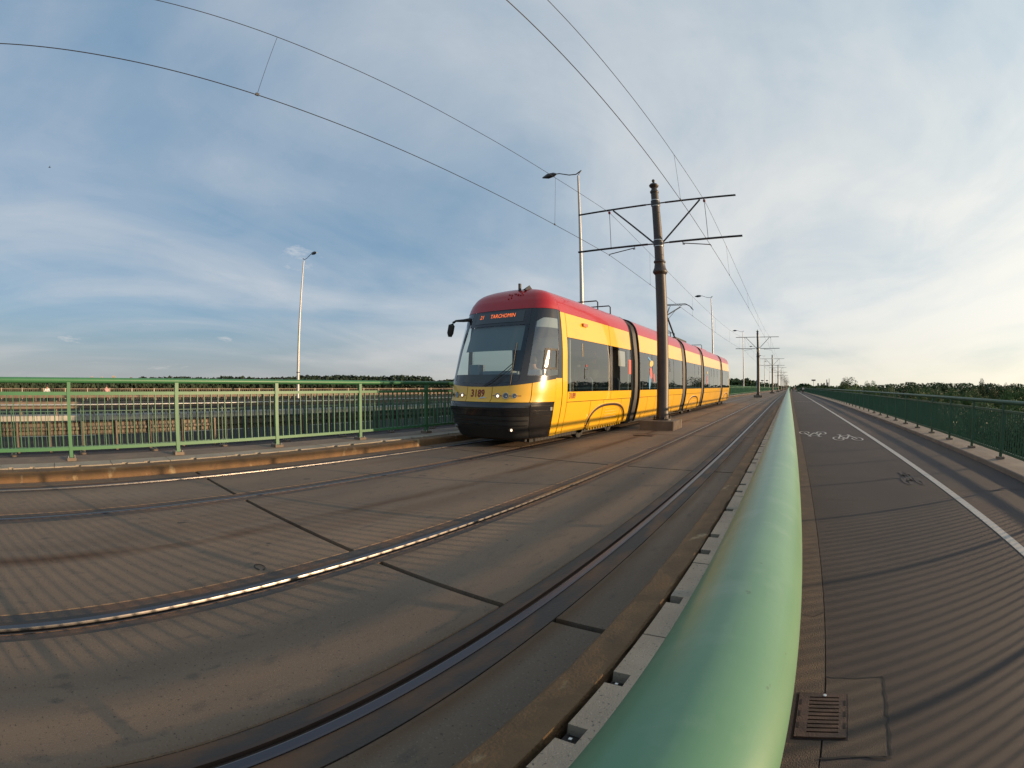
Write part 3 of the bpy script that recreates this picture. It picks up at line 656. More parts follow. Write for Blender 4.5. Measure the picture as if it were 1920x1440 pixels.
# wipers
def npath(a, b, off, n=8): return [nose(a[0] + (b[0] - a[0]) * i / n, a[1] + (b[1] - a[1]) * i / n, off) for i in range(n + 1)]
wp_ = MB(); wp_.tube(npath((2, 1.27), (24, 1.72), .035), .009, 6); wp_.tube(npath((6, 1.28), (25, 1.66), .04), .007, 6); wp_.tube(npath((9, 1.28), (26, 1.62), .04), .006, 6); o = wp_.build('wiper_arm', 'blackm', tram)
wb = MB(); wb.tube(npath((23.5, 2.14), (26, 1.30), .03), .012, 6); wb.build('wiper_blade', 'blackm', tram)
# wing mirror on the far side
mm = MB(); mb0 = Vector(nose(-40, 2.76)); mm.tube([mb0, mb0 + Vector((-.12, -.10, -.02)), mb0 + Vector((-.30, -.16, -.02)), mb0 + Vector((-.36, -.18, -.06))], [.045, .035, .025, .03], 8)
mir = mm.build('wing_mirror', 'blackm', tram, True); mm = MB(); mm.tube([mb0 + Vector((-.36, -.18, -.05)), mb0 + Vector((-.40, -.19, -.12)), mb0 + Vector((-.44, -.19, -.30)), mb0 + Vector((-.45, -.19, -.38))], [.035, .075, .075, .04], 10); mm.build('mirror_head', 'blackm', mir, True)
# slider window in the cab side glass
sl_ = tile('sliding_pane', 'winglass2', 65, 71.5, 1.66, 2.0, .006, nz_=3)
for a in ((64, 84.5, 1.61, 1.655), (64, 84.5, 2.0, 2.045)): tile('slider_frame', 'blackm', a[0], a[1], a[2], a[3], .010, nz_=1)
for a in ((63.2, 65), (71.5, 73), (83, 84.8)): tile('slider_frame', 'blackm', a[0], a[1], 1.61, 2.045, .011, nt_=1, nz_=3)
tile('smoke_band', 'wingrey', 46, 86, lambda t: min(2.48, ztop(t) - .01), lambda t: ztop(t) - .002, -.004, nz_=2)
# cab interior
MB().grid(lambda u, v: nose(-28 + 58 * u, 1.99 + .53 * v, -.05), 16, 4).build('sun_blind', 'blind', tram, True)
ci = MB(); ci.grid(lambda u, v: tuple(Vector(nose(-80 + 160 * u, 1.36 + .02 * v, -.04)) + Vector((0, .0 + v * .55 * (1 - abs(2 * u - 1) ** 4), .10 * v))), 30, 4); ci.box(TX - .25, TX + .45, 8.0, 8.4, 1.40, 1.58); ci.box(TX - .62, TX - .35, 8.0, 8.2, 1.45, 1.72)
ci.build('dashboard', 'dash', tram, True)
cb = MB(); cb.box(TX - .85, TX + .85, 8.3, 9.6, .25, .40); cb.box(TX - .6, TX + .6, 8.55, 9.6, 2.80, 2.95); cb.box(TX - .10, TX - .06, 8.9, 9.5, .4, 2.86)
cb.box(TX + .15, TX + .65, 9.2, 9.35, .8, 2.0)
cb.build('cab_interior', 'cabin', tram); MB().box(TX - .35, TX + 1.05, 9.50, 9.55, .5, 2.8).build('cab_wall', 'cabwall', tram)
sp_ = MB().box(TX + .55, TX + 1.02, 9.0, 9.45, 2.05, 2.6); sp_.build('equipment_locker', 'cabwall', tram)
# antennae
c = nose(10, 3.26); MB().box(c[0] - .02, c[0] + .02, c[1] + .1, c[1] + .16, 3.28, 3.52).build('antenna', 'blackm', tram)
MB().add([(TX + .40, 8.55, 3.36), (TX + .40, 8.95, 3.36), (TX + .46, 8.55, 3.36), (TX + .46, 8.95, 3.36), (TX + .43, 8.78, 3.50)], [(0, 1, 4), (1, 3, 4), (3, 2, 4), (2, 0, 4)]).build('shark_fin_aerial', 'blackm', tram)
bumps = MB()
for i in range(12): c = nose_x(rnd.uniform(.1, .5), rnd.uniform(3.12, 3.3), .012); bumps.box(c[0] - .012, c[0] + .012, c[1] - .02, c[1] + .01, c[2] - .01, c[2] + .012)
bumps.build('roof_vents', 'red', tram)['kind'] = 'stuff'

# body sections
SEC = [(8.86, 13.25), (14.05, 20.0), (20.75, 24.4), (25.15, 31.42), (32.2, 35.74)]
def side_strip(name, m, y0, y1, z0, z1, side, off=0.0, nz_=5, ny=2, parent=None, lip=.02):
    zs = [z0 + (z1 - z0) * i / nz_ for i in range(nz_ + 1)]
    prof = [(TX + side * (hw(z) + off), z) for z in zs]; prof = [(prof[0][0] - side * lip, z0)] + prof + [(prof[-1][0] - side * lip, z1)]
    mb = MB(); vs = []; fs = []; n = len(prof); ys = [y0 + (y1 - y0) * i / ny for i in range(ny + 1)]
    for y in ys: vs += [(x, y, z) for x, z in prof]
    for k in range(ny):
        for i in range(n - 1):
            q = (n * k + i, n * (k + 1) + i, n * (k + 1) + i + 1, n * k + i + 1); fs.append(q if side > 0 else q[::-1])
    for e, sg in ((0, 1), (ny, -1)):          # end lips
        y = ys[e]; b = len(vs)
        vs += [(x - side * lip, y, z) for x, z in prof[1:-1]]
        for i in range(n - 3): fs.append((n * e + 1 + i, b + i, b + i + 1, n * e + 2 + i))
    mb.add(vs, fs); return mb.build(name, m, parent or tram, True, auto=50)
PANES = [[(9.12, 11.55), (11.78, 13.22)], [(14.08, 15.4), (15.43, 16.9), (16.93, 18.4), (18.43, 19.97)], [(20.78, 22.6), (22.63, 24.37)], [(25.18, 26.9), (26.93, 28.4), (28.43, 29.9), (29.93, 31.39)], [(32.23, 34.0), (34.03, 35.7)]]
SKIRT = [[(9.12, 10.38), (10.39, 11.18), (11.19, 12.48), (12.49, 13.22)], [(14.08, 14.95), (14.96, 15.9), (15.91, 17.0), (17.01, 18.5), (18.51, 19.97)], [(20.78, 21.5), (21.51, 22.9), (22.91, 24.37)], [(25.18, 27.2), (27.21, 29.3), (29.31, 31.39)], [(32.23, 33.2), (33.21, 35.7)]]
for i, (ya, yb) in enumerate(SEC):
    zs = [2.87 + (3.43 - 2.87) * k / 12 for k in range(13)]
    pr = [(TX + hw(z) + .006, z) for z in zs] + [(TX - hw(z) - .006, z) for z in reversed(zs)]
    rf = MB(); rf.prism(pr, ya, yb, 2); rf.build('roof', 'red', tram, True, auto=50)
    lo, hi = ya + .03, yb - .03
    for zz_, nm_ in (([.24, .6, .9, 1.13], 'lower_body_core'), ([2.345, 2.6, 2.86], 'upper_body_core')):
        core = MB(); pr = [(TX + hw(z) - .05, z) for z in zz_] + [(TX - hw(z) + .05, z) for z in reversed(zz_)]
        core.prism(pr, ya + .02, yb - .02, 1); core.build(nm_, 'seam', tram)
    for xs__ in (-1, 1):
        if i: MB().box(TX + xs__ * .62 - .5, TX + xs__ * .62 + .5, ya + .03, ya + .08, 1.13, 2.345).build('end_wall', 'lining', tram)
        MB().box(TX + xs__ * .62 - .5, TX + xs__ * .62 + .5, yb - .08, yb - .03, 1.13, 2.345).build('end_wall', 'lining', tram)
    for (p0, p1) in PANES[i]:
        for xs__ in (-1.10, 1.10):
            if xs__ > 0 or p0 > 9.2: MB().tube([(TX + xs__, p1 + .005, 1.13), (TX + xs__, p1 + .005, 2.34)], .03, 6).build('window_mullion', 'cabin', tram)
        ym = (p0 + p1) / 2; MB().tube([(TX + .35, ym, 1.12), (TX + .35, ym, 2.35)], .018, 6).build('grab_pole', 'amber', tram, True)
        for xs__ in (-.8, .75):
            for q_ in (.25, .75):
                yy = p0 + (p1 - p0) * q_; MB().prism([(TX + xs__ - .2, 1.12), (TX + xs__ + .2, 1.12), (TX + xs__ + .2, 1.42), (TX + xs__ + .14, 1.50), (TX + xs__ - .14, 1.50), (TX + xs__ - .2, 1.42)], yy, yy + .07).build('seat_back', 'seat', tram)
    for side in (1, -1):
        if side < 0:
            side_strip('side_panel', 'yellow', ya, yb, .25, 1.15, -1); side_strip('window_band', 'sideglass', ya, yb, 1.16, 2.325, -1, -.004); side_strip('upper_panel', 'yellow', ya, yb, 2.33, 2.868, -1)
            continue
        a0 = 9.12 if i == 0 else lo - .03
        pw = [a0] + [p[1] + .01 for p in PANES[i][:-1]] + [hi + .03]
        side_strip('upper_panel', 'yellow', a0, 11.62 if i == 0 else yb, 2.335, 2.866, 1)
        if i == 0: side_strip('upper_panel', 'yellow', 11.64, yb, 2.335, 2.866, 1)
        side_strip('waist_panel', 'yellow', a0, 11.62 if i == 0 else yb, .932, 1.150, 1)
        if i == 0:
            side_strip('waist_panel', 'yellow', 11.64, yb, .932, 1.150, 1)
            side_strip('door_pillar', 'yellow', 8.88, 9.095, .24, 2.866, 1, .003, 12)
            side_strip('window_post', 'chrome', 11.57, 11.75, 1.157, 2.328, 1, .002, 8)
        for (p0, p1) in PANES[i]: side_strip('window', 'sideglass', p0, p1 - .004, 1.157, 2.328, 1, -.003, 8)
        for (p0, p1) in SKIRT[i]: side_strip('skirt_panel', 'yellow', p0, p1 - .013, .245, .918, 1, 0, 8)
def on_side(y, z, off=.004): return (TX + hw(z) + off, y, z)
def side_rect(name, m, y0, y1, z0, z1, off=.004, parent=None):
    return MB().grid(lambda u, v: on_side(y0 + (y1 - y0) * u, z0 + (z1 - z0) * v, off), 1, 4).build(name, m, parent or tram)
side_rect('door_gap', 'winglass2', 11.78, 12.33, 1.157, 2.326, .002) if False else None
for y, w_ in ((12.72, .10), (17.75, .10), (23.6, .10), (27.55, .09), (28.6, .09), (29.8, .09), (34.7, .09)):
    v_ = side_rect('vent_opening', 'winglass2', y, y + w_, 1.82, 2.25); side_rect('vent_pane', 'wingrey', y - .55, y - .01, 1.82, 2.25, .003) if y < 14 else None
side_rect('open_vent_rail', 'winglass2', 12.16, 12.82, 2.25, 2.27, .005)
side_rect('poster', 'sticker', 13.0, 13.21, 1.62, 2.04); side_rect('ventilation_grille', 'winglass2', 9.32, 9.40, 1.17, 1.36)
for k in range(6): side_rect('grille_slot', 'wingrey', 9.325, 9.395, 1.18 + k * .03, 1.186 + k * .03, .007)
o = side_rect('door_button', 'number', 10.02, 10.11, 1.72, 1.77); side_rect('door_handle', 'blackm', 10.0, 10.13, 1.66, 1.68)
for a, b in (((9.98, 1.44), (9.98, 1.69)), ((9.98, 1.44), (10.14, 1.44))): MB().tube([on_side(*a), on_side(*b)], .006, 5).build('sticker_frame', 'blackm', tram)
side_rect('handrail_seen_inside', 'decy', 9.86, 9.875, 1.95, 2.25)
vs, fs = text_mesh('3189', .175, .92)
MB().add([on_side(9.35 + x, 1.055 + y, .004) for x, y in vs], fs).build('fleet_number', 'number', tram)
lm = MB(); lm.box(TX + hw(2.7) - .01, TX + hw(2.7) + .05, 9.93, 10.17, 2.66, 2.73); lm.build('indicator_lamp', 'amber', tram)
# coloured figure decal on section two
def blob(cy_, cz_, ry, rz_, m, name, rot=0, off=.004):
    n = 20; vs = [(cy_ + ry * math.cos(a) * math.cos(rot) - rz_ * math.sin(a) * math.sin(rot), cz_ + ry * math.cos(a) * math.sin(rot) + rz_ * math.sin(a) * math.cos(rot)) for a in [2 * math.pi * i / n for i in range(n)]]
    return MB().add([on_side(y, z, off) for y, z in vs], [tuple(range(n))]).build(name, m, tram)
blob(15.3, 2.02, .22, .10, 'decy', 'window_decal', .2); blob(15.25, 1.70, .13, .20, 'sticker', 'window_decal', .35); blob(15.1, 1.42, .09, .26, 'decb', 'window_decal', -.1); blob(15.6, 1.55, .07, .16, 'sticker', 'window_decal', .3); blob(15.1, 2.16, .2, .035, 'decb', 'window_decal', -.3)
blob(26.2, 2.0, .12, .08, 'decy', 'window_decal'); blob(26.15, 1.6, .1, .25, 'sticker', 'window_decal')
# wheel covers
def arch(yc, a, zt, name='wheel_cover'):
    pts = []
    for i in range(25):
        q = math.pi * i / 24; c_, s_ = math.cos(q), math.sin(q)
        y = yc - a * math.copysign(abs(c_) ** .75, c_); z = .25 + (zt - .25) * abs(s_) ** .8; pts.append((y, z))
    mb = MB(); mb.tube([on_side(y, z, .004) for y, z in pts], .036, 6); rim = mb.build(name, 'archd', tram, True)
    mb = MB(); mb.tube([on_side(yc + (y - yc) * 1.05, .25 + (z - .25) * 1.07, .012) for y, z in pts], .016, 6); mb.build('arch_lip', 'yellow', rim, True)
    mb = MB(); mb.tube([on_side(yc + (y - yc) * .96, .25 + (z - .25) * .955, .008) for y, z in pts], .014, 6); mb.build('arch_lip', 'yellow', rim, True)
    for k in range(4):
        z = .46 + k * .075; mb = MB(); mb.tube([on_side(yc - .25, z, .004), on_side(yc + .62, z, .004)], .010, 5); mb.build('cover_rib', 'yellow', rim, True)
    mb = MB()
    for k in range(14): y = yc - a * .85 + k * a * 1.7 / 13; mb.box(TX + hw(.26) - .03, TX + hw(.26) + .006, y, y + .05, .20, .25)
    mb.build('fringe', 'yellow', rim)['kind'] = 'stuff'
arch(11.6, 1.27, .80); arch(22.6, 1.2, .78); arch(34.2, 1.2, .76)
for yy in (10.55, 12.45, 21.7, 23.5, 33.3, 35.1):
    for sx_ in (-.72, .72):
        mb = MB(); mb.tube([(TX + sx_ - .06, yy, .305), (TX + sx_ + .06, yy, .305)], .30, 20); mb.tube([(TX + sx_ + .06, yy, .305), (TX + sx_ + .08, yy, .305)], .20, 16); mb.build('wheel', 'blackm', tram, True)
uf = MB(); uf.box(TX - .8, TX + .8, 8.2, 36.2, .12, .30); uf.build('underframe', 'blackm', tram)
ub = MB(); ub.box(TX - .75, TX + .75, 8.1, 9.3, .14, .26); ub.build('plough_guard', 'blackm', tram)
# bellows
for (a, b) in zip(SEC[:-1], SEC[1:]):
    ya, yb = a[1], b[0]; mb = MB(); ys = [ya + (yb - ya) * k / 16 for k in range(17)]
    zs = [.18, .35, .6, .92, 1.3, 2.0, 2.4, 2.87, 3.1, 3.25, 3.33, 3.38]; vs = []; fs = []; n = len(zs) * 2
    for k, y in enumerate(ys):
        e = -.015 if k in (0, 16) else (-.055 if k % 2 else -.035)
        vs += [(TX + hw(z) + e, y, z - (.03 if z > 3.2 else 0)) for z in zs] + [(TX - hw(z) - e, y, z - (.03 if z > 3.2 else 0)) for z in reversed(zs)]
    for k in range(16):
        for i in range(n): j = (i + 1) % n; fs.append((n * k + j, n * k + i, n * (k + 1) + i, n * (k + 1) + j))
    mb.add(vs, fs); bl_ = mb.build('bellows', 'bellow', tram, True, auto=30)
    for yy in (ya + .0, yb - .035):
        pr = [(TX + hw(z) + .012, z) for z in HZ] + [(TX - hw(z) - .012, z) for z in reversed(HZ)]
        pr2 = [(TX + (hw(z) - .035), z) for z in HZ] + [(TX - (hw(z) - .035), z) for z in reversed(HZ)]
        mb = MB(); n = len(pr); mb.add([(x, yy, z) for x, z in pr] + [(x, yy + .035, z) for x, z in pr] + [(x, yy, z) for x, z in pr2], [(i, (i + 1) % n, n + (i + 1) % n, n + i)[::-1] for i in range(n)] + [(i, (i + 1) % n, 2 * n + (i + 1) % n, 2 * n + i) for i in range(n)])
        mb.build('bellows_rim', 'blackm', bl_)
# rear nose
tile('rear_panel', 'yellow', -90, 90, .25, 1.2, rear=True); tile('rear_window', 'winglass', -70, 70, 1.2, 2.5, rear=True); tile('rear_panel', 'yellow', 70, 90, 1.2, 2.87, rear=True); tile('rear_panel', 'yellow', -90, -70, 1.2, 2.87, rear=True); tile('rear_header', 'black', -70, 70, 2.5, 2.87, rear=True); tile('roof_dome', 'red', -90, 90, 2.87, 3.43, .006, rear=True, nz_=10)
# roof gear: handrails, boxes, pantograph
for yy in (11.6, 12.5, 19.3, 20.0, 26.4):
    mb = MB(); x_ = TX + .62; mb.tube([(x_ - .45, yy, 3.38), (x_ - .45, yy, 3.56), (x_ + .18, yy, 3.56), (x_ + .22, yy, 3.52), (x_ + .22, yy, 3.3)], .018, 6); mb.build('roof_handrail', 'blackm', tram, True)
rb_ = MB(); rb_.box(TX - .55, TX + .55, 26.0, 29.5, 3.38, 3.48); rb_.build('roof_equipment', 'red', tram)
pg = MB(); PYs = 23.3
pg.box(TX - .5, TX + .5, 21.6, 23.9, 3.42, 3.55); pan = pg.build('pantograph', 'blackm', tram)
def part_tube(pts, r, name, par=pan, m='arm'): return MB().tube(pts, r, 6).build(name, m, tram if par is None else par, True)
part_tube([(TX, 23.6, 3.55), (TX, 21.9, 4.60)], .04, 'lower_arm'); part_tube([(TX + .1, 23.3, 3.55), (TX + .05, 22.0, 4.5)], .015, 'lower_rod')
part_tube([(TX, 21.9, 4.62), (TX + .30, 23.6, 5.28)], .03, 'upper_arm'); part_tube([(TX, 21.9, 4.62), (TX - .30, 23.6, 5.28)], .03, 'upper_arm'); part_tube([(TX + .05, 22.1, 4.5), (TX + .1, 23.6, 5.2)], .012, 'upper_rod')
for dy in (0, .32):
    part_tube([(TX - .95, 23.5 + dy, 5.12), (TX - .82, 23.5 + dy, 5.30), (TX - .6, 23.5 + dy, 5.42), (TX + .6, 23.5 + dy, 5.42), (TX + .82, 23.5 + dy, 5.30), (TX + .95, 23.5 + dy, 5.12)], .018, 'contact_shoe')
part_tube([(TX + .3, 23.5, 5.38), (TX + .3, 23.82, 5.38)], .02, 'shoe_link'); part_tube([(TX - .3, 23.5, 5.38), (TX - .3, 23.82, 5.38)], .02, 'shoe_link')

# ------------------------------------------------------------------ overhead masts
ords = ['nearest', 'second', 'third', 'fourth', 'fifth', 'sixth', 'seventh', 'eighth', 'ninth', 'tenth', 'eleventh', 'twelfth']
PX = -3.88
def mast():
    t = empty('overhead_mast', (0, 0, 0))
    mb = MB(); mb.box(-.53, .50, -.60, .50, 0, .265); mb.v = [(x, y, z) for x, y, z in mb.v]; f = mb.build('footing', 'found', t)
    for k in range(6): x0 = -.44 + k * .165; 
    for k in range(6): MB().box(.5, .512, -.56 + k * .17, -.56 + k * .17 + .13, .01, .26).build('footing_rib', 'found', f)
    MB().lathe([(.30, .265), (.30, .30), (.20, .305)], n=24).build('base_flange', 'pole', t, True)
    bm = MB()
    for k in range(12):
        a = 2 * math.pi * k / 12; bm.lathe([(.018, .30), (.018, .375), (.010, .385)], (.255 * math.cos(a), .255 * math.sin(a), 0), 6)
    bm.build('anchor_bolts', 'arm', t)['kind'] = 'stuff'
    MB().lathe([(.192, .30), (.192, .60), (.185, .62), (.168, 4.70)], n=28).build('lower_shaft', 'pole', t, True)
    MB().lathe([(.17, 4.68), (.225, 4.74), (.235, 4.78), (.215, 4.83), (.185, 4.90), (.165, 5.02), (.168, 5.05), (.19, 5.08), (.185, 5.12), (.15, 5.15)], n=28).build('collar', 'pole', t, True)
    MB().lathe([(.150, 5.14), (.122, 7.44)], n=28).build('upper_shaft', 'pole', t, True)
    MB().lathe([(.12, 7.42), (.145, 7.46), (.145, 7.50), (.10, 7.56), (.09, 7.62), (.15, 7.68), (.16, 7.72), (.12, 7.77), (.05, 7.80), (.035, 7.84), (.055, 7.88), (.05, 7.92), (.02, 7.95)], n=24).build('finial', 'pole', t, True)
    for z in (5.70, 7.07):
        MB().lathe([(.165 if z < 6 else .148, z - .085), (.165 if z < 6 else .148, z + .085)], n=24).build('clamp', 'arm', t, True)
        for dz in (-.10, .10): MB().lathe([(.152 if z < 6 else .136, z + dz - .008), (.152 if z < 6 else .136, z + dz + .008)], n=24).build('steel_band', 'band', t, True)
    for s_, xe in ((-1, -2.75), (1, 2.66)):
        MB().tube([(s_ * .15, 0, 7.07), (s_ * .35, 0, 7.07)], .022, 6).build('arm_joint', 'arm', t)
        MB().tube([(s_ * .33, 0, 7.07), (xe, 0, 7.07)], .032, 8).build('upper_arm', 'arm', t, True)
        MB().tube([(s_ * .15, 0, 5.70), (s_ * .38, 0, 5.71)], .022, 6).build('arm_joint', 'arm', t)
        MB().tube([(s_ * .36, 0, 5.71), (xe * 1.02, 0, 5.73)], .034, 8).build('lower_arm', 'arm', t, True)
        MB().tube([(s_ * .17, 0, 5.75), (s_ * 1.48, 0, 7.03)], .028, 8).build('brace', 'arm', t, True)
        xd = s_ * 1.62
        MB().lathe([(.03, 6.93), (.045, 6.95), (.03, 6.965), (.045, 6.985), (.03, 7.02)], (xd, 0, 0), 8).build('insulator', 'insul', t, True)
        MB().tube([(xd, 0, 6.93), (xd, 0, 5.73)], .009, 5).build('hanger', 'wire', t)
        xs_ = s_ * .80; MB().tube([(xs_, 0, 5.72), (xs_, 0, 5.60), (xs_ + s_ * .06, 0, 5.60)], .016, 6).build('bracket', 'arm', t)
        MB().tube([(xs_, 0, 5.64), (s_ * 1.68, 0, 5.52), (s_ * 1.70, 0, 5.47)], .015, 6).build('steady_arm', 'arm', t)
    return t
m0_ = mast(); MASTY = [13.9 + 43.35 * k for k in range(12)]
for i, y in enumerate(MASTY):
    o = m0_ if i == 0 else copy_tree(m0_)
    o.location = warp((PX, y, 0)); tag(o, ('dark brown overhead-line mast beside the tram, nearest of the row' if i == 0 else '%s dark overhead-line mast of the row between the tracks' % ords[i]), 'mast', 'overhead-line masts between the two tram tracks')
# ------------------------------------------------------------------ wires
def wires(label, xs_, xm, zc0, sc_, sm_):
    t = empty('overhead_line', (xs_, 0, 5.5), label, 'overhead wire', 'overhead contact lines')
    ys = [-29.45, ] + MASTY
    cw = MB(); mw = MB(); cp_ = []; mp = []
    for a, b in zip(ys[:-1], ys[1:]):
        n = 12 if b < 200 else 4
        for k in range(n):
            u = k / n; y = a + (b - a) * u
            z = zc0 - sc_ * 4 * u * (1 - u); cp_.append(warp((xs_, y, z)))
            zm = 6.98 - sm_ * 4 * u * (1 - u); mp.append(warp((xm, y, zm)))
            
    cw.tube(cp_, .0068, 5); mw.tube(mp, .006, 5); cw.build('contact_wire', 'wire', t); mw.build('messenger_wire', 'wire', t)
    for a, b in zip(ys[:-1], ys[1:]):
        if a > 150: break
        for k in range(5):
            y = a + 6.2 + 8.2 * k - (.45 if a < 0 else 0)
            if a < 0: y = 1.99 - 8.2 * (3 - k) + 0
            if a >= 0: y = a + 4.35 + 8.2 * k
            u = (y - a) / (b - a)
            if not 0 < u < 1: continue
            zc = zc0 - sc_ * 4 * u * (1 - u); zm = 6.98 - sm_ * 4 * u * (1 - u)
            d = MB(); d.tube([warp((xs_, y, zc)), warp((xm, y, zm))], .0035, 4); dr = d.build('dropper', 'wire', t)
            c = warp((xs_, y, zc)); d = MB(); d.box(c[0] - .01, c[0] + .01, c[1] - .03, c[1] + .03, c[2] - .01, c[2] + .03); d.build('wire_clamp', 'arm', dr)
wires('left overhead contact wire above the tram with its carrier wire', -5.55, -5.5, 5.48, .31, .78)
wires('right overhead contact wire above the near track with its carrier wire', -2.22, -2.25, 5.53, -.04, .66)

# ------------------------------------------------------------------ street lamps
def lamp(h, arm):
    t = empty('street_lamp', (0, 0, 0))
    MB().tube([(0, 0, 0), (0, 0, 1.6), (0, 0, h)], [.12, .115, .045], 14).build('lamp_post', 'lamp', t, True)
    MB().tube([(0, 0, 2.4), (0, 0, 2.47)], .14, 12).build('post_band', 'lamphead', t)
    s_ = arm
    MB().tube([(0, 0, h), (0, 0, h + .04), (-s_ * .18, 0, h + .25)], .02, 6).build('bracket', 'lamp', t)
    MB().tube([(-s_ * .18, 0, h + .25), (s_ * .1, 0, h + .10), (s_ * .45, 0, h + .14), (s_ * .95, 0, h + .33), (s_ * 1.15, 0, h + .35)], .025, 6).build('lamp_arm', 'lamphead', t, True)
    MB().tube([(s_ * 1.1, 0, h + .35), (s_ * 1.25, 0, h + .345), (s_ * 1.55, 0, h + .33), (s_ * 1.85, 0, h + .31)], [.03, .11, .13, .03], 10).build('lamp_head', 'lamphead', t, True)
    return t
la = lamp(11.0, -1); lb = lamp(11.0, 1)
for k in range(-1, 9):
    o = la if k == -1 else copy_tree(la)
    o.location = warp((-8.5, 17.9 + 33 * k, -.3))
    tag(o, {-1: 'pale street lamp beside the left railing behind the camera', 0: 'tall pale street lamp rising behind the front of the tram', 1: 'pale street lamp rising behind the rear end of the tram'}.get(k, '%s pale street lamp of the near row counted from the tram front' % ords[k + 0] if k > 1 else 'pale street lamp'), 'street lamp', 'street lamps along the near side of the road')
for k in range(0, 7):
    o = lb if k == 0 else copy_tree(lb)
    o.location = warp((-31.6, 18.3 + 33 * k, -.3)); tag(o, 'lone pale street lamp standing beyond the left railing, left of the tram' if k == 0 else '%s street lamp of the far row beyond the road' % ords[k], 'street lamp', 'street lamps along the far side of the road')

# ------------------------------------------------------------------ people
def person(name, loc, rz, J, E_, mats, zones, head=.11, hair=True, label='', sc_=1.0):
    """one skinned body; zones maps joint -> material index"""
    names = list(J); me = bpy.data.meshes.new(name); me.from_pydata([Vector(J[n][:3]) * sc_ for n in names], [(names.index(a), names.index(b)) for a, b in E_], [])
    o = bpy.data.objects.new('tmp', me); COL.objects.link(o)
    sk = o.modifiers.new('s', 'SKIN'); sk.use_smooth_shade = True; ss = o.modifiers.new('u', 'SUBSURF'); ss.levels = 1; ss.render_levels = 1
    if not me.skin_vertices: 
        me2 = me
    dat = me.skin_vertices[0].data if me.skin_vertices else None
    if dat is None:
        bm = bmesh.new(); bm.from_mesh(me); bm.verts.layers.skin.verify(); bm.to_mesh(me); bm.free(); dat = me.skin_vertices[0].data
    for i, n in enumerate(names): r = J[n][3] * sc_; dat[i].radius = (r, r); dat[i].use_root = (n == 'pelvis')
    bpy.context.view_layer.update()
    ev = bpy.data.meshes.new_from_object(o.evaluated_get(bpy.context.evaluated_depsgraph_get())); bpy.data.objects.remove(o)
    ev.name = name; ev.materials.clear()
    for m in mats: ev.materials.append(M[m])
    P_ = [(Vector(J[n][:3]) * sc_, zones[n]) for n in names]
    for p in ev.polygons: c = p.center; p.material_index = min(P_, key=lambda q: (q[0] - c).length)[1]; p.use_smooth = True
    b = link(name, ev, None, loc); b.rotation_euler = (0, 0, rz); tag(b, label, 'person')
    hd = Vector(J['head'][:3]) * sc_
    if hair:
        hm = MB(); hm.lathe([(.02, .125), (.07, .11), (.10, .06), (.105, .0), (.09, -.05)], hd + Vector((0, .015, .01)), 12); h = link('hair', hm.mesh('hair', 'hair', True), b)
        for sx_ in (-1, 1): fm = MB(); fm.lathe([(.003, -.008), (.011, 0), (.003, .008)], hd + Vector((sx_ * .035, -.098, .005)), 6); link('eye', fm.mesh('eye', 'dark'), b)
    return b
def standing(walk=.18, arm=.15):
    return dict(pelvis=(0, 0, .95, .13), belly=(0, 0, 1.1, .13), chest=(0, 0, 1.33, .15), neck=(0, 0, 1.5, .055), head=(0, -.01, 1.63, .105), crown=(0, 0, 1.71, .07),
                lhip=(.09, 0, .88, .10), lknee=(.10, walk * .6, .50, .065), lank=(.10, walk * 1.2, .10, .04), ltoe=(.10, walk * 1.2 - .16, .04, .035),
                rhip=(-.09, 0, .88, .10), rknee=(-.10, -walk * .5, .50, .065), rank=(-.10, -walk, .09, .04), rtoe=(-.10, -walk - .16, .04, .035),
                lsh=(.17, 0, 1.42, .06), lel=(.24, arm * .5, 1.15, .042), lwr=(.25, -arm * .3, .92, .03), lha=(.25, -arm * .5, .84, .035),
                rsh=(-.17, 0, 1.42, .06), rel=(-.24, -arm * .3, 1.15, .042), rwr=(-.25, arm * .2, .92, .03), rha=(-.25, arm * .1, .84, .035))
EDG = [('pelvis', 'belly'), ('belly', 'chest'), ('chest', 'neck'), ('neck', 'head'), ('head', 'crown')] + [(a, b) for s_ in 'lr' for a, b in (('pelvis', s_ + 'hip'), (s_ + 'hip', s_ + 'knee'), (s_ + 'knee', s_ + 'ank'), (s_ + 'ank', s_ + 'toe'), ('chest', s_ + 'sh'), (s_ + 'sh', s_ + 'el'), (s_ + 'el', s_ + 'wr'), (s_ + 'wr', s_ + 'ha'))]
ZN = dict(pelvis=1, belly=0, chest=0, neck=2, head=2, crown=2)
for s_ in 'lr': ZN.update({s_ + 'hip': 1, s_ + 'knee': 1, s_ + 'ank': 1, s_ + 'toe': 1, s_ + 'sh': 0, s_ + 'el': 0, s_ + 'wr': 2, s_ + 'ha': 2})
seat = dict(pelvis=(0, .0, .95, .14), belly=(0, -.02, 1.1, .13), chest=(0, -.05, 1.33, .15), neck=(0, -.07, 1.50, .055), head=(0, -.10, 1.63, .105), crown=(0, -.09, 1.71, .07))
ride = dict(seat); st = standing()
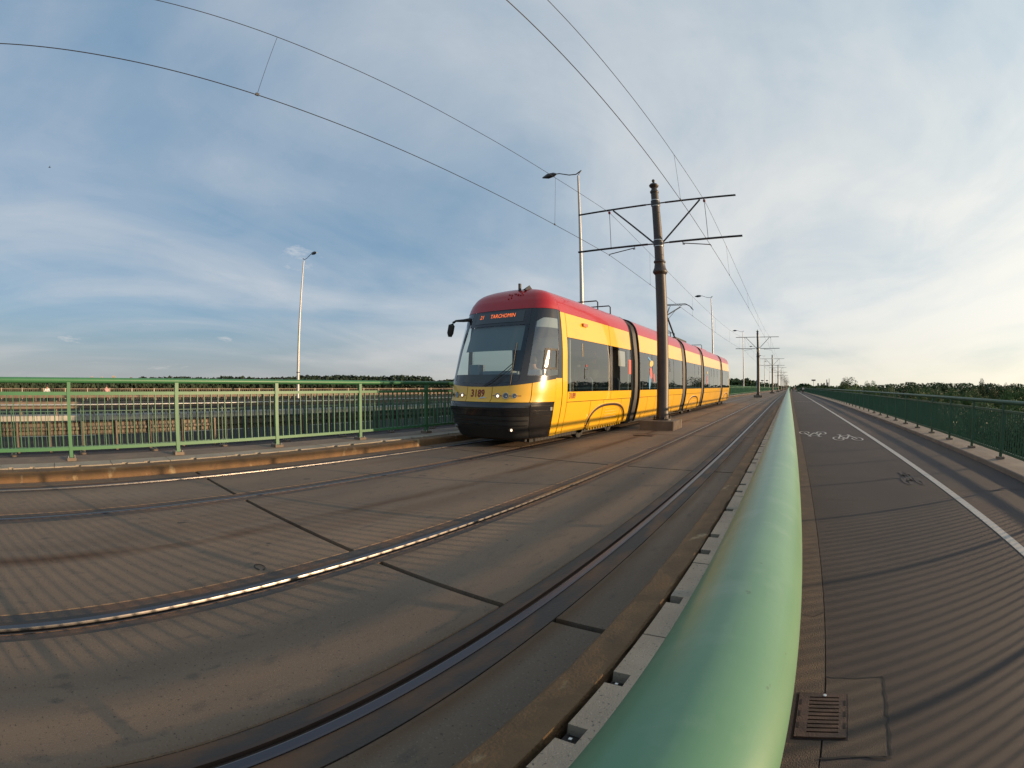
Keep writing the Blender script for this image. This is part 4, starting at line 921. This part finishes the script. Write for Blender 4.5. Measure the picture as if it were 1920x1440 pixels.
def cyclist_joints(lean):
    d = dict(pelvis=(0, .12, .98, .13), belly=(0, .04, 1.13, .13), chest=(0, -.12 - lean, 1.34, .15), neck=(0, -.2 - lean, 1.50, .055), head=(0, -.24 - lean, 1.62, .105), crown=(0, -.22 - lean, 1.70, .07))
    for s_, x in (('l', 1), ('r', -1)):
        k = .12 if s_ == 'l' else -.12
        d.update({s_ + 'hip': (x * .09, .10, .92, .10), s_ + 'knee': (x * .10, -.28, .70 + k, .065), s_ + 'ank': (x * .11, -.02 - k * .5, .33 + k, .04), s_ + 'toe': (x * .11, -.17 - k * .5, .27 + k, .035),
                  s_ + 'sh': (x * .17, -.10 - lean, 1.42, .06), s_ + 'el': (x * .24, -.28 - lean, 1.20, .042), s_ + 'wr': (x * .24, -.50, 1.06, .03), s_ + 'ha': (x * .24, -.57, 1.04, .035)})
    return d
def bicycle(loc, rz, label):
    t = empty('bicycle', loc, label, 'bicycle', rz=rz)
    for y, nm in ((.50, 'wheel'), (-.55, 'wheel')):
        mb = MB(); pts = [(0, y + .33 * math.cos(a), .345 + .33 * math.sin(a)) for a in [2 * math.pi * i / 20 for i in range(21)]]; mb.tube(pts, .018, 6, cap=False); wh = link('wheel', mb.mesh('wheel', 'tyre', True), t)
        sp = MB()
        for i in range(8): a = math.pi * i / 4; sp.tube([(0, y, .345), (0, y + .32 * math.cos(a), .345 + .32 * math.sin(a))], .003, 3)
        link('spokes', sp.mesh('spokes', 'band'), wh)['kind'] = 'stuff'
    fm = MB()
    for a, b in (((0, .5, .345), (0, .08, .30)), ((0, .08, .30), (0, .16, .85)), ((0, .08, .30), (0, -.40, .80)), ((0, .16, .80), (0, -.40, .85)), ((0, -.38, .90), (0, -.55, .345)), ((0, .5, .345), (0, .16, .80))): fm.tube([a, b], .016, 6)
    link('frame', fm.mesh('frame', 'dark', True), t); hb_ = MB(); hb_.tube([(-.27, -.53, 1.0), (-.1, -.42, 1.0), (.1, -.42, 1.0), (.27, -.53, 1.0)], .013, 6); link('handlebar', hb_.mesh('handlebar', 'dark', True), t)
    sd = MB(); sd.tube([(0, .28, .90), (0, .10, .92), (0, .02, .90)], [.07, .05, .02], 8); link('saddle', sd.mesh('saddle', 'dark', True), t)
cpz = warp((3.6, 128, PZ))
bicycle(cpz, 0.1, 'dark bicycle ridden along the path far ahead beside the white line')
person('person', cpz, 0.1, cyclist_joints(.0), EDG, ['shirt', 'dark', 'skin'], ZN, label='cyclist in a white top riding on the path far ahead')
for i, (x, y, cl, lab) in enumerate(((.9, 185, 'dark', 'person in dark clothes on the far path nearest the handrail'), (1.5, 200, 'pink', 'person in pink top walking on the path far ahead'), (2.2, 195, 'dark', 'person in black walking left of the cyclist far ahead'))):
    person('person', warp((x, y, PZ)), .3 * i, standing(), EDG, [cl, 'dark', 'skin'], ZN, label=lab)
person('person', (-36.8, -1.6, -.6), 1.6, cyclist_joints(.05), EDG, ['shirt', 'dark', 'skin'], ZN, label='cyclist in a white shirt on the far walkway at the left edge')
bicycle((-36.8, -1.6, -.6), 1.6, 'bicycle under the white-shirted cyclist behind the far guardrail')
person('person', (-36.6, 3.6, -.6), -1.5, cyclist_joints(.08), EDG, ['pink', 'dark', 'skin'], ZN, label='cyclist in a pink top on the far walkway behind the left railing post')
bicycle((-36.6, 3.6, -.6), -1.5, 'bicycle under the pink-topped cyclist behind the left railing post')
J = dict(pelvis=(0, .1, .75, .14), belly=(0, .06, .92, .13), chest=(0, .02, 1.15, .15), neck=(0, .0, 1.32, .055), head=(0, -.03, 1.45, .105), crown=(0, -.02, 1.53, .07))
for s_, x in (('l', 1), ('r', -1)):
    J.update({s_ + 'hip': (x * .1, .05, .70, .10), s_ + 'knee': (x * .13, -.38, .68, .065), s_ + 'ank': (x * .13, -.45, .25, .045), s_ + 'toe': (x * .13, -.6, .2, .035),
              s_ + 'sh': (x * .18, .02, 1.24, .06), s_ + 'el': (x * .25, -.12, 1.0, .045), s_ + 'wr': (x * .18, -.38, 1.0, .03), s_ + 'ha': (x * .15, -.46, 1.02, .035)})
person('person', (TX + .42, 8.95, .42), 0, J, EDG, ['teeb', 'dark', 'skin'], ZN, label='tram driver in a pale shirt seated behind the windscreen', sc_=.95)

for x_, y_, c_, lab in ((.45, 12.1, 'dark', 'passenger in dark clothes standing behind the dark window pane of the first tram section'), (-.2, 12.7, 'teeb', 'passenger in a pale top standing further inside the first tram section'), (.3, 16.3, 'dark', 'passenger in dark clothes standing inside the second tram section')):
    person('person', (TX + x_, y_, .42), 1.2, standing(.05, .05), EDG, [c_, 'dark', 'skin'], ZN, label=lab)
# ------------------------------------------------------------------ trees
def crown_mesh(name, seed, h, r, m, n=6500, lumps=11, leaf=.32, base=.25, tall=1.0, droop=0):
    rr = random.Random(seed); L_ = []
    for i in range(lumps):
        a = rr.uniform(0, 6.28); q = rr.uniform(.15, .75) * r; z = h * rr.uniform(base + .12, .86); k = 1 - max(0, (z / h - .55)) * 1.1
        L_.append((q * math.cos(a) * k, q * math.sin(a) * k, z, r * rr.uniform(.32, .55), r * rr.uniform(.26, .42) * tall))
    L_.append((0, 0, h * .80, r * .42, h * .20)); L_.append((0, 0, h * .5, r * .6, h * .26))
    vs = []; fs = []
    for i in range(n):
        c = L_[rr.randrange(len(L_))]
        d = Vector((rr.gauss(0, 1), rr.gauss(0, 1), rr.gauss(0, 1))); d.normalize(); q = rr.uniform(.55, 1.05) ** .6
        p = Vector((c[0] + d.x * c[3] * q, c[1] + d.y * c[3] * q, c[2] + d.z * c[4] * q))
        s_ = leaf * rr.uniform(.5, 1.3); u = Vector((rr.gauss(0, 1), rr.gauss(0, 1), rr.gauss(0, .6) - droop)).normalized(); v_ = (d + .6 * Vector((rr.gauss(0, 1), rr.gauss(0, 1), rr.gauss(0, 1)))).cross(u)
        if v_.length < .01: continue
        v_.normalize(); b = len(vs)
        vs += [p - u * s_ * .5, p + v_ * s_ * .32, p + u * s_ * .5, p - v_ * s_ * .32]; fs.append((b, b + 1, b + 2, b + 3))
    me = bpy.data.meshes.new(name); me.from_pydata([tuple(v) for v in vs], [], fs); me.materials.append(M[m]); me.update(); return me
def trunk_mesh(h, r):
    mb = MB(); mb.tube([(0, 0, 0), (.1, 0, h * .3), (-.05, .1, h * .75)], [r, r * .7, r * .2], 7)
    for k in range(5): a = k * 1.3; z = h * (.25 + .09 * k); mb.tube([(0, 0, z), (math.cos(a) * h * .16, math.sin(a) * h * .16, z + h * .14)], [r * .35, r * .08], 5)
    return mb.mesh('trunk', 'bark')
KIND = []
for seed, m, tall, dr in ((1, 'leaf', 1.0, 0), (2, 'leafd', 1.1, 0), (3, 'leafg', .9, .5), (4, 'leaf', .9, 0), (5, 'leafd', 1.3, 0), (6, 'leafg', 1.0, .3), (7, 'leaf', 1.05, 0)):
    KIND.append((crown_mesh('crown', seed, 1.0 * 12, 4.6, m, tall=tall, droop=dr), trunk_mesh(11, .28)))
def tree(x, y, top, kind, wide, label, group=None, zg_=gz):
    h = top - zg_; s_ = h / 12.3; t = empty('tree', (x, y, zg_), label, 'tree', group); t.rotation_euler = (0, 0, rnd.uniform(0, 6.28))
    c = link('crown', KIND[kind][0], t); c.scale = (s_ * wide, s_ * wide, s_); k = link('trunk', KIND[kind][1], t); k.scale = (s_, s_, s_); return t
def azel(az, el, d): return (d * math.sin(R(az)), d * math.cos(R(az)), CAM_H + d * math.tan(R(el)))
p = azel(8.05, 1.22, 130); tree(p[0], p[1], p[2], 1, .85, 'tall dark leafy tree standing highest on the right skyline beyond the railing')
p = azel(7.05, 1.05, 132); tree(p[0], p[1], p[2], 4, .5, 'slim dark tree close against the left side of the tallest tree')
p = azel(10.0, .82, 120); tree(p[0], p[1], p[2], 5, .42, 'thin pale-topped tree, left of two just right of the tallest tree')
p = azel(10.85, .90, 118); tree(p[0], p[1], p[2], 3, .42, 'thin pale-topped tree, right of two just right of the tallest tree')
p = azel(25.5, .92, 150); tree(p[0], p[1], p[2], 4, .40, 'narrow dark tree standing above the wood near the right edge')
p = azel(27.0, .48, 150); tree(p[0], p[1], p[2], 1, .55, 'dark rounded tree just right of the narrow dark tree')
p = azel(28.8, .58, 150); tree(p[0], p[1], p[2], 1, .60, 'broad dark tree at the right edge of the skyline')
GRP = 'floodplain trees beyond the right railing'
sp = [(22, 12, 2), (26, 20, 0), (30, 9, 3), (19, 24, 2), (34, 30, 6), (24, 34, 5)]
for i in range(88):
    az = rnd.uniform(3.5, 36) if i > 25 else rnd.uniform(16, 38); d = rnd.choice((55, 75, 95, 120, 140, 165)) * rnd.uniform(.85, 1.15)
    if az < 9: d = max(d, 110)
    k = rnd.choice((0, 0, 1, 2, 2, 3, 5, 6)); el = {True: (-.22 + .42 * abs(math.sin(az * .55)) + rnd.uniform(0, .28))}.get(d > 115, 0)
    if d <= 115: el = -1.9 + (d - 50) * .027 + rnd.uniform(-.3, .25)
    x, y, z = azel(az, el, d)
    if x < 12 or (k == 2 and i % 3 == 0): continue
    kd = ['leafy green tree', 'very dark green tree', 'grey green willow', 'round leafy green tree', '', 'drooping pale willow', 'broad leafy green tree'][k]
    pl = 'left of the tallest tree' if az < 7 else 'just right of the tallest tree' if az < 12 else 'left of the right wood middle' if az < 16 else 'in the middle of the right wood' if az < 20 else 'right of the right wood middle' if az < 24 else 'below the narrow dark skyline tree' if az < 28 else 'at the right edge of the wood'
    dp = 'in the front row' if d < 85 else 'in the middle rows' if d < 125 else 'in the back row'
    tree(x, y, z, k, rnd.uniform(.55, .85) if d > 100 else rnd.uniform(.75, 1.0), kd + ' ' + dp + ', ' + pl, GRP)
# farther woodland as mass
def forest(name, label, pts, m, leaf, n_per, wid, hgt):
    rr = random.Random(len(name) + len(pts)); vs = []; fs = []
    for (x, y, top) in pts:
        for i in range(n_per):
            d = Vector((rr.gauss(0, 1), rr.gauss(0, 1), rr.gauss(0, 1))).normalized()
            zc = top - hgt * .5; p = Vector((x + d.x * wid, y + d.y * wid, zc + d.z * hgt * .5)) * 1.0
            if rr.random() < .25: p.z = rr.uniform(gz, zc)
            s_ = leaf * rr.uniform(.5, 1.2); u = Vector((rr.gauss(0, 1), rr.gauss(0, 1), rr.gauss(0, .7))).normalized(); v_ = d.cross(u); v_.normalize(); b = len(vs)
            vs += [p - u * s_, p + v_ * s_ * .8, p + u * s_, p - v_ * s_ * .8]; fs.append((b, b + 1, b + 2, b + 3))
    me = bpy.data.meshes.new(name); me.from_pydata([tuple(v) for v in vs], [], fs); me.materials.append(M[m]); me.update()
    return tag(link(name, me), label, 'woodland', None, 'stuff')
pts = []
az = 2.0
while az < 42:
    for d in (185, 215):
        x, y, z = azel(az + rnd.uniform(-.3, .3), (.02 if az < 6.5 else .12 if az < 13 else .36 if az < 24 else .2) + .10 * math.sin(az * 1.7) + rnd.uniform(-.12, .06), d); pts.append((x, y, z))
    az += .62
forest('woodland', 'mass of farther woodland closing the view at the right', pts, 'leafd', .5, 420, 4.2, 11)
pts = []; az = -100
while az < -6:
    el = .62 if az < -82 else (.66 if az < -70 else (.98 if -60 < az < -44 else .72))
    if az < -80: el = .35
    if az > -44: el = .55
    if az > -8: el = .75
    for d in (560, 620):
        pts.append(azel(az + rnd.uniform(-.2, .2), el - .05 + .07 * math.sin(az * .9) + rnd.uniform(-.10, .05), d))
    az += .42
forest('far_forest', 'long dark forest on the far river bank behind the left railing', pts, 'leaff', 2.1, 150, 6.5, 20)
pts = []; az = -8.2
while az < -1.5:
    el = .80 if az < -5 else .62 - (az + 5) * .12
    pts.append(azel(az, el + rnd.uniform(-.08, .06), 330)); pts.append(azel(az + .2, el - .2, 300)); az += .3
forest('roadside_trees', 'dark clump of trees behind the rear of the tram', pts, 'leafd', 1.2, 170, 3.6, 14)
pts = []; az = 1.3
while az < 2.7: pts.append(azel(az, .24 + rnd.uniform(-.08, .05), 420)); az += .16
forest('distant_grove', 'distant dark grove just left of the raised sign board', pts, 'leafd', 1.3, 150, 3.2, 16)
pts = []; az = -1.4
while az < 8: pts.append(azel(az, -.02 + rnd.uniform(-.05, .06), 640)); az += .28
forest('horizon_trees', 'thin line of low trees on the horizon beyond the bridge end', pts, 'leafd', 1.8, 110, 5, 14)
struct(MB().add([(-30, 600, -3), (40, 600, -3), (60, 660, -2.2), (-40, 660, -2.2), (-80, 700, gz), (90, 700, gz)], [(0, 1, 2, 3), (3, 2, 5, 4)]).build('embankment', 'leafg'), 'grassy bank at the far end of the bridge')

# ------------------------------------------------------------------ skyline
def block(az, el, d, wdeg, m, label, floors=8):
    x, y, z = azel(az, el, d); wd = d * math.tan(R(wdeg)); t = empty('tower_block', (x, y, gz), label, 'building', None)
    t.rotation_euler = (0, 0, -R(az)); h = z - gz
    link('walls', MB().box(-wd / 2, wd / 2, 0, wd, 0, h).mesh('walls', m), t)
    link('roof', MB().box(-wd * .2, wd * .2, wd * .2, wd * .6, h, h + wd * .12).mesh('roof', m), t)
    wn = MB(); nx = max(3, int(wd / 7))
    for f in range(floors):
        for k in range(nx): x0 = -wd / 2 + wd * (k + .25) / nx; wn.box(x0, x0 + wd * .5 / nx, -.15, 0, h * (.35 + .62 * f / floors), h * (.35 + .62 * (f + .5) / floors))
    o = link('windows', wn.mesh('windows', 'panew'), t); o['kind'] = 'stuff'
block(4.86, .74, 1500, .11, 'towerd', 'dark slim tower on the right skyline', 14); block(5.16, .86, 1600, .07, 'tower', 'pale needle-thin tower right of the dark slim tower', 14)
block(3.75, .30, 1500, .22, 'tower', 'squat pale block, leftmost of the blocks right of the sign board'); block(4.15, .32, 1520, .14, 'tower', 'pale block left of the widest block on the right skyline'); block(4.52, .34, 1500, .22, 'tower', 'wide pale block immediately left of the dark slim tower'); block(5.0, .40, 1550, .14, 'towerd', 'low dark block between the two slim towers')
for i, (az, el, wd) in enumerate(((-86.4, .62, .28), (-85.05, .60, .25), (-83.5, .70, .45), (-81.2, .55, .4), (-78.6, .58, .35))):
    block(az, el, 1700, wd, 'tower' if i < 3 else 'towerd', ['small pale rooftop, leftmost above the left railing', 'small pale rooftop, second from the left above the left railing', 'wider cream rooftop above the left railing', 'dark flat rooftop above the left railing', 'grey rooftop left of the forest edge'][i])
def sign(az, el, d, wdeg, hdeg, label, post=True):
    x, y, z = azel(az, el, d); wd = d * math.tan(R(wdeg)); hh = d * math.tan(R(hdeg)); t = empty('sign', (x, y, gz), label, 'sign'); t.rotation_euler = (0, 0, -R(az))
    link('board', MB().box(-wd / 2, wd / 2, 0, .5, z - gz - hh, z - gz).mesh('board', 'board'), t); link('post', MB().box(-wd * .045, wd * .045, .1, .4, 0, z - gz - hh).mesh('post', 'towerd'), t)
sign(3.17, .74, 400, .52, .16, 'large dark board raised on one post above the distant trees'); sign(-3.3, .66, 260, .34, .12, 'dark road sign, left of two above the far end of the track'); sign(-2.72, .66, 260, .28, .12, 'dark road sign, right of two above the far end of the track')
# bird
bp = Vector((0, 0, 0)); d = 60; x, y, z = azel(-96.8, 22.4, d); b = MB(); b.tube([(x, y - .18, z), (x, y, z + .02), (x, y + .22, z)], [.02, .06, .01], 6)
b.add([(x, y - .08, z), (x, y + .08, z), (x + .22, y + .02, z + .14), (x + .5, y + .06, z + .04)], [(0, 1, 2), (1, 3, 2)]); b.add([(x, y - .08, z), (x, y + .08, z), (x - .22, y + .02, z + .14), (x - .5, y + .06, z + .04)], [(0, 1, 2), (1, 3, 2)])
tag(b.build('bird', 'bird'), 'tiny dark bird flying high in the sky at the far left', 'bird')
